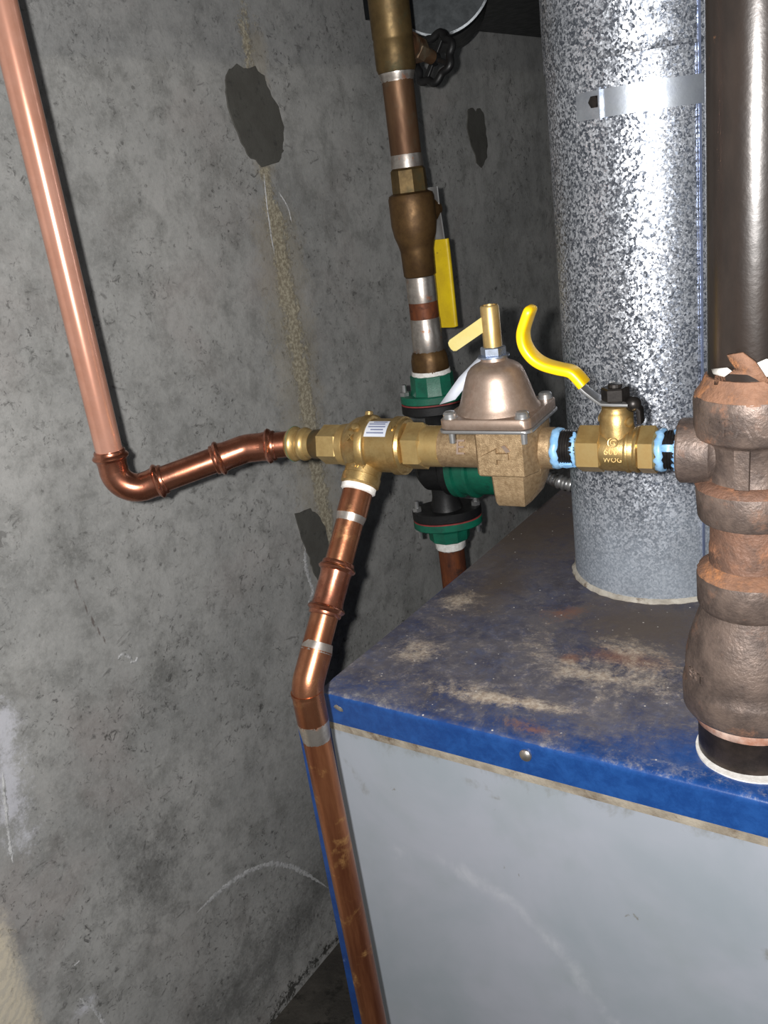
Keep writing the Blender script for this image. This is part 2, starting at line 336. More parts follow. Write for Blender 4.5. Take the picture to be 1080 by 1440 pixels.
    def build(s, name, mat, parent=None, angle=40):
        org = np.array(parent['_o']) if parent is not None else np.array(getattr(s, 'org', (0, 0, 0)))
        me = bpy.data.meshes.new(name)
        me.from_pydata([tuple(p - org) for p in s.v], [], s.f)
        import bmesh
        bm = bmesh.new(); bm.from_mesh(me); bmesh.ops.recalc_face_normals(bm, faces=bm.faces); bm.to_mesh(me); bm.free()
        me.polygons.foreach_set('use_smooth', [True] * len(me.polygons)); me.set_sharp_from_angle(angle=math.radians(angle))
        me.materials.append(MAT[mat])
        ob = bpy.data.objects.new(name, me); col.objects.link(ob)
        if parent is not None: ob.parent = parent; ob["_o"] = [float(q) for q in org]
        else: ob.location = [float(q) for q in org]; ob["_o"] = [float(q) for q in org]
        return ob
def tag(o, label, cat, group=None, kind=None):
    o['label'] = label; o['category'] = cat
    if group: o['group'] = group
    if kind: o['kind'] = kind
    return o
def thing(name, base, label, cat, group=None):
    o = bpy.data.objects.new(name, None); col.objects.link(o); o.location = tuple(base); o['_o'] = tuple(float(b) for b in base)
    o.empty_display_size = .02
    return tag(o, label, cat, group)
def lettering(txt, size, depth, o, ax, ay, parent, mat, name='lettering', bend=None):
    """raised letters; o = centre, ax = reading direction, ay = up; bend = (axis point, axis dir, radius) wraps them on a cylinder"""
    cu = bpy.data.curves.new(name, 'FONT'); cu.body = txt; cu.size = size; cu.extrude = depth; cu.align_x = 'CENTER'; cu.align_y = 'CENTER'; cu.resolution_u = 2
    tmp = bpy.data.objects.new('tmp', cu); col.objects.link(tmp); dg = bpy.context.evaluated_depsgraph_get()
    me = bpy.data.meshes.new_from_object(tmp.evaluated_get(dg)); bpy.data.objects.remove(tmp)
    ax = np.array(ax, float); ay = np.array(ay, float); az = np.cross(ax, ay); o = np.array(o, float); org = np.array(parent['_o'])
    for v in me.vertices:
        c = np.array(v.co)
        if bend is None: p = o + ax * c[0] + ay * c[1] + az * c[2]
        else:
            rad = bend; cc = o - az * rad
            a = c[0] / rad; p = cc + (az * math.cos(a) + ax * math.sin(a)) * (rad + c[2]) + ay * c[1]
        v.co = tuple(p - org)
    me.materials.append(MAT[mat]); ob = bpy.data.objects.new(name, me); col.objects.link(ob); ob.parent = parent; ob["_o"] = [float(q) for q in org]
    return ob
def fields(ob, U, V, defs):
    """store soft shape fields (stains with their own outline) as point attributes"""
    for name, arr in defs.items():
        at = ob.data.attributes.new(name, 'FLOAT', 'POINT'); at.data.foreach_set('value', arr.astype(np.float32).ravel())
def dseg(P, a, b):
    a = np.array(a); b = np.array(b); ab = b - a; t = np.clip(((P - a) @ ab) / (ab @ ab), 0, 1); return np.linalg.norm(P - (a + t[..., None] * ab), axis=-1)
def dpoly(P, pts): return np.min([dseg(P, pts[i], pts[i + 1]) for i in range(len(pts) - 1)], axis=0)
def grid(name, us, vs_, fn, mat, parent=None, org=(0, 0, 0), flip=False):
    org = np.array(parent['_o'] if parent is not None else org, float)
    nu, nv = len(us), len(vs_)
    U, V = np.meshgrid(us, vs_, indexing='ij'); Pt = fn(U, V) - org
    idx = np.arange(nu * nv).reshape(nu, nv)
    q = np.stack([idx[:-1, :-1], idx[1:, :-1], idx[1:, 1:], idx[:-1, 1:]], -1).reshape(-1, 4)
    if flip: q = q[:, ::-1]
    me = bpy.data.meshes.new(name); me.from_pydata(Pt.reshape(-1, 3).tolist(), [], q.tolist())
    me.polygons.foreach_set('use_smooth', [True] * len(me.polygons)); me.materials.append(MAT[mat])
    ob = bpy.data.objects.new(name, me); col.objects.link(ob); ob["_o"] = [float(q) for q in org]
    if parent is not None: ob.parent = parent
    else: ob.location = [float(q) for q in org]
    return ob, np.stack([U, V], -1)

# ================================================================== THE ROOM
XW = -0.84; ZF = -0.745
W2 = lambda *p: onx(p[0], p[1], XW)[1:]           # photo pixel -> (y, z) on the wall
def wallfn(U, V): return np.stack([np.full_like(U, XW), U, V], -1)
us = np.concatenate([np.linspace(-1.2, 0.1, 14)[:-1], np.arange(0.1, 2.0, .004), np.linspace(2.01, 3.2, 12)])
zs = np.concatenate([np.arange(ZF, 0.82, .004), np.linspace(.83, 1.6, 9)])
wall, WP = grid('wall_left', us, zs, wallfn, 'concrete', org=(XW, .9, ZF))
wall['kind'] = 'structure'
def line(pts, wd): return np.clip(1 - dpoly(WP, [W2(*p) for p in pts]) / (2 * wd), 0, 1)
def blob(p, ry, rz): 
    c = W2(*p); return np.clip(1 - .5 * np.hypot((WP[..., 0] - c[0]) / ry, (WP[..., 1] - c[1]) / rz), 0, 1)
mx = lambda *a: np.max(a, axis=0)
zband = W2(640, 97)[1]
half = np.clip(.5 + (WP[..., 1] - zband) / .006, 0, 1)
tanc = [W2(*p) for p in ((-20, 1230), (16, 1310), (50, 1410), (100, 1560))]
side = dpoly(WP, tanc); 
inside = (WP[..., 0] < np.interp(-WP[..., 1], [-p[1] for p in tanc], [p[0] for p in tanc]))
tanf = np.clip(.5 + np.where(inside, side, -side) / .05, 0, 1) * np.clip((W2(0, 1240)[1] + .06 - WP[..., 1]) / .1, 0, 1)
fields(wall, None, None, {
    'upper': half,
    'streak': mx(line([(372, 242), (384, 300), (398, 380)], .010), line([(386, 300), (402, 400), (420, 500), (432, 580), (446, 660), (462, 770)], .017), .62 * line([(338, -40), (350, 100)], .016)),
    'halo': mx(line([(360, 60), (372, 240)], .02), line([(390, 330), (430, 600), (470, 800)], .05)),
    'white': mx(.85 * line([(2, 1010), (10, 1080), (14, 1140)], .018), .62 * line([(0, 1000), (34, 1180)], .03), .8 * blob((120, 1415), .02, .012)),
    'tan': tanf,
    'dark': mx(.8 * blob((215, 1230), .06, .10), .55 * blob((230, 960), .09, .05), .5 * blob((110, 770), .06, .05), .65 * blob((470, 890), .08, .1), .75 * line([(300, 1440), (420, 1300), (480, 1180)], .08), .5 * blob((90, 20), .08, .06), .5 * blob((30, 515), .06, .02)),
    'scratch': mx(line([(106, 815), (118, 850), (134, 880), (150, 905)], .0028), .8 * line([(245, 175), (256, 210)], .002), .7 * line([(100, 1020), (112, 1050)], .002), .7 * line([(226, 1088), (272, 1050)], .002), .75 * line([(430, 0), (434, 60)], .002), .75 * line([(416, 0), (418, 30), (402, 20)], .002)),
    'moss': mx(.62 * line([(375, 1450), (400, 1405), (425, 1375), (445, 1352)], .026), .6 * line([(455, 1340), (472, 1322)], .012)),
})
def crust(pts, wd, fade=.15, n=26):
    P = smooth([np.array([XW, *W2(*p)]) for p in pts], n); m = MB(); N = len(P); k_ = 0.0
    for i, p in enumerate(P):
        t = P[min(i + 1, N - 1)] - P[max(i - 1, 0)]; t /= np.linalg.norm(t); q = np.cross(t, (1, 0, 0)); k_ = .7 * k_ + .3 * rng.uniform(-1, 1)
        e = min(1, (i + .3) / (fade * N), (N - .7 - i) / (fade * N)); c = p + q * k_ * wd * .5
        a = wd * e * rng.uniform(.45, 1.25); b = wd * e * rng.uniform(.45, 1.25)
        m.v += [c - q * a, c + np.array([.0009, 0, 0]) * e, c + q * b]
    for i in range(N - 1):
        for j in (0, 1): m.f.append((i * 3 + j, i * 3 + j + 1, i * 3 + 4 + j, i * 3 + 3 + j))
    return m.build('mineral_deposit', 'crust', wall)
def smooth(pts, n=6):
    pts = [np.array(p, float) for p in pts]; out = []
    for i in range(len(pts) - 1):
        p0 = pts[max(i - 1, 0)]; p1 = pts[i]; p2 = pts[i + 1]; p3 = pts[min(i + 2, len(pts) - 1)]
        for k in range(n):
            t = k / n; out.append(.5 * ((2 * p1) + (p2 - p0) * t + (2 * p0 - 5 * p1 + 4 * p2 - p3) * t * t + (3 * p1 - p0 - 3 * p2 + p3) * t ** 3))
    out.append(pts[-1]); return out
crust([(276, 1285), (305, 1257), (340, 1231), (368, 1218), (388, 1215), (420, 1223), (462, 1249)], .0040)
crust([(446, 722), (437, 730), (431, 752), (429, 775)], .0022)
crust([(429, 770), (430, 792), (436, 818), (440, 832), (433, 852)], .0042)
crust([(4, 1085), (8, 1130), (12, 1170), (19, 1216)], .0024)
crust([(112, 1403), (130, 1416), (142, 1432), (152, 1450)], .0028)
crust([(166, 927), (172, 920), (181, 923), (186, 929)], .0022, n=14); crust([(183, 932), (190, 930), (194, 924)], .0022, n=14)
crust([(371, 243), (374, 275), (379, 315), (386, 358)], .0014); crust([(392, 270), (404, 290), (410, 312)], .0012)
crust([(104, 1358), (112, 1351)], .0012, n=14)
# tie-hole patches of darker mortar, slightly proud of the wall
def patch(pix):
    pts = [W2(*p) for p in pix]; P = []
    for i in range(len(pts)):
        a, b = pts[i], pts[(i + 1) % len(pts)]
        for t in (0, .33, .66):
            q = a + (b - a) * t + rng.normal(0, .0011, 2); P.append(tuple(q))
    m = MB(); m.prism(P, (XW, 0, 0), (0, 1, 0), (0, 0, 1), (1, 0, 0), -.004, .0015, .0006)
    ob = m.build('mortar_patch', 'mortar', wall); return ob
patch([(316, 112), (321, 96), (333, 91), (358, 96), (371, 108), (378, 128), (390, 148), (398, 180), (396, 203), (399, 213), (392, 227), (369, 235), (352, 221), (338, 200), (325, 165), (318, 140)])
patch([(657, 157), (663, 151), (668, 156), (675, 152), (680, 160), (682, 180), (685, 205), (684, 222), (676, 236), (670, 228), (662, 205), (656, 178)])
patch([(414, 722), (436, 716), (446, 722), (456, 740), (463, 775), (466, 815), (458, 820), (448, 818), (440, 805), (434, 785), (424, 760)])

m = MB(); m.box((XW - .06, -1.2, ZF - .05), (2.2, 3.2, ZF)); fl = m.build('floor', 'floor'); fl['kind'] = 'structure'
m = MB(); m.box((XW - .06, 3.2, ZF), (2.2, 3.26, 1.6)); bw = m.build('wall_back', 'mortar'); bw['kind'] = 'structure'
m = MB(); m.box((XW - .06, -1.2, 1.6), (2.2, 3.26, 1.65)); ce = m.build('ceiling', 'ceiling'); ce['kind'] = 'structure'

# ================================================================== BOILER
LX, RX, FY, BY = -.5, .30, .529, 1.22
fy = lambda x: FY + .022 * (x + .5)
boiler = thing('boiler', (-.1, .87, ZF), 'low boiler cabinet with dirty blue lid and grey front panel', 'boiler')
def lidfn(U, V):   # U: x ; V: runs back edge -> front edge -> down the lip
    y = np.where(V <= 1, BY + (fy(U) - BY) * np.clip(V, 0, 1), fy(U)); z = np.where(V <= 1, 0, -(V - 1) * .030)
    rr = np.clip((V - .9945) / .0055, 0, 1); z = np.where(V <= 1, -.0012 * rr ** 2, z - .0012)
    y = np.where(V <= 1, y, y - .0012 * np.clip((V - 1) / .05, 0, 1))
    z = z + .0012 * np.sin(U * 9) * np.sin(V * 7) * (V < .97)
    return np.stack([U, y, z], -1)
lus = np.arange(LX, RX + .001, .005); lvs = np.concatenate([np.linspace(0, .985, 120), [.99, .9945, .997, 1.0], 1 + np.array([.02, .05, .15, .3, .45, .6, .75, .88, 1.0])])
lid, LP = grid('lid', lus, lvs, lidfn, 'lid', boiler, flip=True)
pos = lidfn(LP[..., 0], LP[..., 1]); XY = pos[..., :2]; V = LP[..., 1]; top = (V <= 1).astype(float)
L2 = lambda *p: onz(p[0], p[1], 0)[:2]
def lblob(p, rx, ry, ang=0.0):
    c = L2(*p); d = XY - c; ca, sa = math.cos(ang), math.sin(ang); a = d[..., 0] * ca + d[..., 1] * sa; b = -d[..., 0] * sa + d[..., 1] * ca
    return np.clip(1 - .5 * np.hypot(a / rx, b / ry), 0, 1) * top
edge = np.clip((XY[..., 1] - fy(XY[..., 0])) / .07, 0, 1)
rightblue = np.clip((XY[..., 0] + .30) / .15, 0, 1) * np.clip((.66 - XY[..., 1]) / .1, 0, 1)
fields(lid, None, None, {
    'grime': np.where(V <= 1, .60 + .35 * edge - .42 * rightblue, -.55),
    'brown': mx(.95 * lblob((760, 740), .11, .16), .9 * lblob((900, 880), .10, .07), .75 * lblob((700, 820), .05, .12), .6 * lblob((640, 860), .04, .06)),
    'rust': mx(.95 * lblob((803, 926), .012, .009), .9 * lblob((750, 1026), .010, .007), .8 * lblob((870, 925), .05, .02), .62 * lblob((790, 860), .035, .03), .7 * lblob((735, 1020), .035, .015), .6 * lblob((910, 935), .03, .02)),
    'tan': mx(.95 * lblob((715, 985), .055, .010, .12), .85 * lblob((840, 950), .05, .016, .1), .8 * lblob((590, 915), .030, .03, .8), .72 * lblob((650, 975), .045, .016), .66 * lblob((880, 915), .05, .025), .60 * lblob((640, 850), .03, .04), .5 * lblob((540, 960), .04, .015), .64 * lblob((860, 945), .10, .05, .1), .50 * lblob((640, 960), .12, .035, .1), .5 * lblob((600, 880), .06, .07), .46 * lblob((760, 900), .12, .06)),
    'drip': 1.2 * lblob((1045, 1088), .0045, .0035),
    'chip': np.where(np.abs(V - 1.0) < .03, .56, -.5) * 1.0,
})
hole_c = np.array([-.137, .593])
m = MB(); m.lathe((hole_c[0] + .003, hole_c[1] - .002, -.001), (0, 0, 1), [(0, .0408), (.0022, .0408), (.0022, .038)], 56, cap=(True, True)); m.build('hole_collar', 'tape', boiler)
m = MB(); m.box((LX + .004, FY + .030, ZF), (RX - .004, BY - .006, -.0025)); m.build('cabinet_body', 'blue', boiler)
# grey front panel, its pale folded top edge and blue corner flanges
PY = FY + .012
pfn = lambda U, V: np.stack([U, fy(U) + .010 + .0012 * np.sin(U * 11) * np.sin(V * 8), V], -1)
pus = np.arange(-.503, RX, .006); pzs = np.arange(ZF + .01, -.0415, .006)
panel, PP = grid('front_panel', pus, pzs, pfn, 'panel', boiler)
P2 = lambda *p: ony(p[0], p[1], FY + .015)[[0, 2]]
def pline(pts, wd): return np.clip(1 - dpoly(PP, [P2(*p) for p in pts]) / (2 * wd), 0, 1)
fields(panel, None, None, {
    'scuff': mx(.62 * pline([(620, 1205), (720, 1265), (790, 1340), (870, 1450)], .016), .5 * pline([(560, 1190), (700, 1250)], .02)),
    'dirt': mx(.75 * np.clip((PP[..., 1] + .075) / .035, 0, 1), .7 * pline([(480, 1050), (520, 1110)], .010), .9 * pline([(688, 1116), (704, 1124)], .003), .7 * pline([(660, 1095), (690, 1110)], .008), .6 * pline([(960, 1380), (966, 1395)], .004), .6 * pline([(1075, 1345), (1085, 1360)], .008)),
})
m = MB(); x0, x1 = -.500, RX
m.v += [np.array(q) for q in ((x0, fy(x0) + .010, -.0415), (x1, fy(x1) + .010, -.0415), (x1, fy(x1) + .0008, -.0405), (x0, fy(x0) + .0008, -.0405), (x0, fy(x0) + .0008, -.0312), (x1, fy(x1) + .0008, -.0312), (x1, fy(x1) + .025, -.0312), (x0, fy(x0) + .025, -.0312))]
m.f += [(0, 1, 2, 3), (3, 2, 5, 4), (4, 5, 6, 7), (7, 6, 1, 0), (0, 3, 4, 7), (1, 6, 5, 2)]
m.build('insulation_edge', 'edge', boiler)
m = MB(); m.box((LX - .0003, FY + .0008, -.0308), (LX + .0015, BY, -.0012)); m.build('lid_side_flange', 'blue', boiler)
m = MB(); m.box((-.5030, FY + .0115, ZF), (-.4955, FY + .0315, -.0316)); m.build('panel_return', 'panel', boiler)
m = MB(); m.box((-.5475, FY + .011, ZF), (-.5035, FY + .0135, -.036), .0008); m.build('corner_flange', 'blue', boiler)
m = MB(); sc_ = ony(740, 1061, fy(-.33)); m.lathe((sc_[0], fy(sc_[0]) - .001, sc_[2]), (0, -1, 0), [(0, .0052), (.002, .0052), (.0036, .0036), (.004, .001)], 20); m.build('screw', 'solder', boiler)
m = MB(); sc_ = (-.4793, fy(-.479) - .0014, -.0135); m.lathe(sc_, (0, -1, 0), [(0, .004), (.0004, .003)], 10, wob=.3, scale=(1.2, .8)); m.build('paint_chip', 'solder', boiler)

# ================================================================== FLUE
FC = np.array([-.298, .881]); FR = .0905
flue = thing('flue_pipe', (FC[0], FC[1], 0), 'wide galvanised sheet-steel flue pipe standing on the blue boiler lid', 'pipe')
m = MB(); prof = [(.002, FR), (.004, FR + .0002)] + [(z, FR) for z in np.linspace(.02, .556, 12)]
m.lathe((FC[0], FC[1], 0), (0, 0, 1), prof, 96); m.build('pipe_section', 'galv', flue)
zb = zax(905, 134, FC)
m = MB(); m.lathe((FC[0], FC[1], 0), (0, 0, 1), [(.50, FR + .0008), (.5008, FR + .0014)] + [(z, FR + .0014) for z in np.linspace(.52, 1.6, 14)], 96); m.build('upper_section', 'galv', flue)
# thin sealant fillet
m = MB(); m.lathe((FC[0], FC[1], 0), (0, 0, 1), [(-.0005, FR + .0042), (.002, FR + .0035), (.0045, FR + .0008), (.005, FR)], 90, wob=.012, cap=(False, False)); m.build('sealant_bead', 'sealant', flue)
# strap with overlapping tab and bolt
def arcband(z0, z1, a0, a1, r, slope=0.0, th=.0012):
    m = MB(); n = 60; b = 0
    for k in range(n + 1):
        a = a0 + (a1 - a0) * k / n; dz = slope * (a - a0)
        for (rr, zz) in ((r, z0), (r + th, z0), (r + th, z1), (r, z1)):
            m.v.append(np.array([FC[0] + math.cos(a) * rr, FC[1] + math.sin(a) * rr, zz + dz]))
    for k in range(n):
        for j in range(4):
            m.f.append((k * 4 + j, k * 4 + (j + 1) % 4, k * 4 + 4 + (j + 1) % 4, k * 4 + 4 + j))
    m.f.append((0, 1, 2, 3)); m.f.append((n * 4 + 3, n * 4 + 2, n * 4 + 1, n * 4))
    return m
def flue_angle(px, py):     # angle round the flue seen at that pixel
    r = ray(px, py)[:2]; r = r / np.linalg.norm(r); b = -(r @ FC); c = FC @ FC - (FR + .0014) ** 2; t = -b - math.sqrt(max(b * b - c, 0))
    P = r * t - FC; z = CAM[2] + ray(px, py)[2] * t / np.linalg.norm(ray(px, py)[:2]); return math.atan2(P[1], P[0]), z
a0, z0 = flue_angle(812, 152); a1, z1 = flue_angle(995, 125)
sl = (z1 - z0) / ((a1 - a0))
strap = arcband(z0 - .011, z0 + .011, a0, a0 + 5.2, FR + .0016).build('draw_band', 'galv_band', flue)
ab, zb = flue_angle(838, 143); d = np.array([math.cos(ab), math.sin(ab), 0]); pb = np.array([FC[0], FC[1], 0]) + d * (FR + .0025); pb[2] = zb
m = MB(); m.lathe(pb, d, [(0, .0052), (.003, .0052), (.0036, .0046)], 6, flat=True); m.build('bolt', 'black_steel', strap)
as_, zs_ = flue_angle(846, 143); 
m = arcband(z0 - .0125, z0 + .0125, ab + .05, ab + .065, FR + .0028, th=.004); m.build('tab_fold', 'galv_band', strap)
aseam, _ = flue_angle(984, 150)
m = arcband(.004, 1.6, aseam - .012, aseam + .012, FR + .0012, th=.0012); m.build('seam', 'blue_reflection', flue)

# ================================================================== IRON RISER
IC = np.array([-.137, .593]); zi = lambda py: zax(1058, py, IC)
IB = (IC[0], IC[1], 0)
riser = thing('iron_riser', IB, 'rusty iron riser with bell reducer and threaded tee on the boiler lid', 'pipe')
m = MB(); m.lathe(IB, (0, 0, 1), [(.0015, .0365), (zi(975), .0365)], 56); m.build('pipe_stub', 'black_pipe', riser)
m = MB(); m.lathe(IB, (0, 0, 1), [(zi(1007), .0368), (zi(1004), .0392), (zi(988), .0415), (zi(983), .041)], 56, wob=.008); m.build('joint_compound', 'dope', riser)
bell = [(zi(990), .041), (zi(987), .0455), (zi(983), .0468), (zi(957), .0472), (zi(950), .0465), (zi(946), .0450), (zi(935), .0452), (zi(915), .0444), (zi(895), .0420), (zi(875), .0385), (zi(858), .0353), (zi(848), .0340), (zi(845), .0350), (zi(841), .0362), (zi(806), .0365), (zi(799), .0352), (zi(795), .030)]
m = MB(); m.lathe(IB, (0, 0, 1), bell, 64); bl = m.build('bell_reducer', 'iron', riser)
m = MB(); m.lathe(IB, (0, 0, 1), [(zi(801), .0362), (zi(797), .0358), (zi(792), .0315), (zi(787), .0285)], 56, wob=.015); m.build('rust_collar', 'rust', bl)
m = MB(); m.lathe(IB, (0, 0, 1), [(zi(800), .0282), (zi(765), .0282), (zi(760), .0275), (zi(730), .0275)], 48); m.build('nipple', 'iron_rust', riser)
tee = [(zi(727), .0300), (zi(724), .0345), (zi(720), .0355), (zi(680), .0368), (zi(676), .0358), (zi(672), .0300), (zi(668), .0288), (zi(618), .0288), (zi(612), .0310), (zi(608), .0358), (zi(604), .0372), (zi(556), .0376), (zi(549), .0366), (zi(545), .032)]
m = MB(); m.lathe(IB, (0, 0, 1), tee, 64); 
O = np.array([-.181, .587, .232]); U_ = np.array([-.9925, -.122, 0]); Vv = np.array([.122, -.9925, 0]); Wz = np.array([0, 0, 1.0])
ch = lambda s, v=0.0, z=0.0: O + U_ * s + Vv * v + Wz * z
m.lathe(ch(-.045), U_, [(0, .018), (.018, .0185), (.024, .0200), (.026, .0222), (.046, .0222), (.0475, .0208), (.0475, .014)], 48)
te = m.build('reducing_tee', 'iron', riser)
m = MB(); m.lathe(IB, (0, 0, 1), [(zi(551), .0368), (zi(547), .0362), (zi(538), .0335), (zi(530), .0312), (zi(522), .0300)], 48, wob=.012); m.build('rust_collar', 'rust', te)
m = MB(); m.lathe(IB, (0, 0, 1), [(zi(678), .0372), (zi(672), .0345), (zi(668), .0305)], 48, wob=.012); m.build('rust_collar', 'rust_pipe' if 0 else 'iron_rust', te)
vd = np.array([-IC[0], -IC[1], 0.0]); vd /= np.linalg.norm(vd); vr = np.cross(vd, Wz) * -1
vr = np.cross(Wz, vd)     # to the right of the picture
ang = -.22
rd = vd * math.cos(ang) + vr * math.sin(ang); rs = np.cross(Wz, rd)
m = MB(); hz_ = (zi(612) - zi(668))
m.prism([(-.0045, zi(668)), (.0045, zi(668)), (.0048, zi(614)), (-.0048, zi(614))], np.array([IC[0], IC[1], 0]), rs, Wz, rd, .024, .0318, .0006); m.build('cast_rib', 'iron', te)
lettering('CPAO', .0165, .0006, np.array([IC[0], IC[1], zi(582)]) + (vd * math.cos(-.25) + vr * math.sin(-.25)) * .0374, np.cross(Wz, vd * math.cos(-.25) + vr * math.sin(-.25)), Wz, te, 'iron', bend=.0374)
dd_ = vd * math.cos(-.95) + vr * math.sin(-.95)
lettering('ERT', .010, .0006, np.array([IC[0], IC[1], zi(930)]) + dd_ * .0450, np.cross(Wz, dd_), Wz, bl, 'iron', bend=.0450)
m = MB(); m.lathe(IB, (0, 0, 1), [(zi(545), .0285), (1.6, .0285)], 48); m.build('upper_pipe', 'riser', riser)
# torn rusty thread sealing strands and white tape ends at the top joint
def flake(pts, wd, mat, name, par, r0=.030):
    m = MB(); n = len(pts); b = 0
    for i, (px, py, off) in enumerate(pts):
        r = ray(px, py)[:2]; L = np.linalg.norm(r); r = r / L; bq = -(r @ IC); c = IC @ IC - (r0 + off) ** 2
        t = -bq - math.sqrt(max(bq * bq - c, 1e-9)); P = CAM + ray(px, py) * t / L
        m.v.append(P)
    m.f.append(tuple(range(n))); 
    ob = m.build(name, mat, par); md = ob.modifiers.new('s', 'SOLIDIFY'); md.thickness = wd; return ob
flake([(1004, 541, .002), (1006, 520, .001), (1026, 526, .001), (1034, 518, .002), (1028, 511, .003), (1022, 500, .006), (1044, 497, .008), (1062, 510, .006), (1074, 528, .003), (1090, 545, .002)], .0015, 'rust', 'rust_flake', te)
flake([(1000, 519, .0015), (1022, 517, .0015), (1028, 522, .002), (1018, 530, .002), (1003, 526, .002)], .001, 'tape', 'tape_end', te)
flake([(1062, 512, .002), (1078, 505, .003), (1100, 508, .003), (1100, 530, .002), (1078, 530, .002)], .001, 'tape', 'tape_end', te)

# ================================================================== MAKE-UP WATER CHAIN (right to left from the tee)
def nipple(name, s0, s1, label, n_pitch, clumps):
    t = thing(name, ch((s0 + s1) / 2, 0, -.013), label, 'nipple')
    pr = []; k = 0; s = s0
    while s < s1: pr.append((s - s0, .0128 if k % 2 else .0135)); s += .0009; k += 1
    m = MB(); m.lathe(ch(s0), U_, pr, 40); b = m.build('threaded_pipe', 'black_steel', t)
    for (sa, sb, a0, a1) in clumps:
        m = MB(); n = 26; ring = []
        for k in range(n + 1):
            a = a0 + (a1 - a0) * k / n; base = Vv * math.cos(a) + Wz * math.sin(a)
            wob = rng.uniform(-.0016, .0016)
            for (sx, rr) in ((sa + wob * .5, .0125), (sa + wob * .5, .0145), ((sa + sb) / 2, .0153), (sb + wob, .0145), (sb + wob, .0125)):
                m.v.append(ch(sx) + base * rr)
        for k in range(n):
            for j in range(5): m.f.append((k * 5 + j, k * 5 + (j + 1) % 5, k * 5 + 5 + (j + 1) % 5, k * 5 + 5 + j))
        m.f.append((0, 1, 2, 3, 4)); m.f.append(tuple(n * 5 + j for j in (4, 3, 2, 1, 0)))
        m.build('thread_paste', 'paste', t, 80)
    return t
nipple('pipe_nipple', .0025, .0165, 'dark threaded nipple smeared with blue paste between brass ball valve and iron tee', 0, [(.0115, .0165, -1.4, 3.6), (.002, .0045, -1.0, 1.5), (.004, .0125, .22, .55)])
nipple('pipe_nipple', .0715, .0905, 'dark threaded nipple smeared with blue paste between bronze regulator and ball valve', 0, [(.0845, .0905, -1.5, 3.2), (.0722, .0748, -.8, 1.2), (.075, .083, -.9, -.6)])

# ---- brass ball valve
bv = thing('ball_valve', ch(.0445, 0, -.0157), 'bright brass ball valve with a curled yellow lever between the two dark nipples', 'valve')
HX = math.pi / 6
m = MB(); m.lathe(ch(.0285), U_, [(0, .0150), (.002, .0156), (.0225, .0156), (.026, .0150)], 40); m.build('body', 'brass_cast', bv)
m = MB(); m.lathe(ch(.0345), U_, [(0, .0162), (.0008, .0166), (.0022, .0166), (.003, .0162)], 40); m.lathe(ch(.0285), U_, [(0, .0158), (.0006, .0164), (.0022, .0164), (.003, .0158)], 40); m.build('body_ridge', 'brass_cast', bv)
for (a, b_) in ((.0165, .0290), (.0535, .0718)):
    m = MB(); m.lathe(ch(a), U_, [(0, .0150), (.0014, .0174), (b_ - a - .0014, .0174), (b_ - a, .0156)], 6, ph=HX, xd=Vv, flat=True); m.build('hex_end', 'brass', bv, 20)
BS = .0445
m = MB(); m.lathe(ch(BS, 0, .008), Wz, [(0, .0125), (.0075, .0122), (.0105, .0116), (.018, .0116), (.0195, .0105), (.0215, .0098), (.0235, .0098), (.024, .0088)], 36); nk = m.build('bonnet_neck', 'brass_cast', bv)
for a in (2.6, -.35):
    dd = U_ * math.cos(a) - Vv * math.sin(a) * -1
    m = MB(); m.lathe(ch(BS, 0, .0215) + dd * .0095, dd, [(0, .0036), (.0035, .0034), (.0042, .002)], 14); m.build('stop_lug', 'brass_cast', nk)
m = MB(); m.lathe(ch(BS, 0, .0355), Wz, [(0, .0088), (.001, .0096), (.0085, .0096), (.0095, .0086)], 6, ph=.3, flat=True); m.lathe(ch(BS, 0, .044), Wz, [(0, .005), (.003, .0046), (.0034, .003)], 16); m.build('stem_nut', 'black_steel', bv, 20)
hp = [ch(BS - .010, 0, .0336), ch(BS, 0, .0338), ch(BS + .0085, 0, .0342), ch(BS + .013, 0, .0368), ch(BS + .020, 0, .0425), ch(BS + .0255, 0, .0480), ch(BS + .028, 0, .0502)]
m = MB(); m.ribbon(hp, Vv, [.0085, .0085, .0080, .0068, .0066, .0066, .0066], .0014); hb = m.build('lever', 'chrome', bv)
def pl(px, py):
    r = ray(px, py); t = ((O - CAM) @ Vv) / (r @ Vv); return CAM + t * r
gp = smooth([pl(822, 541), pl(812, 529), pl(803, 522), pl(785, 518), pl(765, 512), pl(750, 502), pl(739, 486), pl(736, 468), pl(741, 449), pl(748, 430)])
n = len(gp); hws = [.0085] * n; hts = [.0034] * n
hws[-1] = .0045; hts[-1] = .0018; hws[-2] = .0070; hts[-2] = .0029; hws[-3] = .0080; hts[0] = .0030
m = MB(); m.ribbon(gp, Vv, hws, hts); m.build('vinyl_grip', 'yellow', hb, 60)
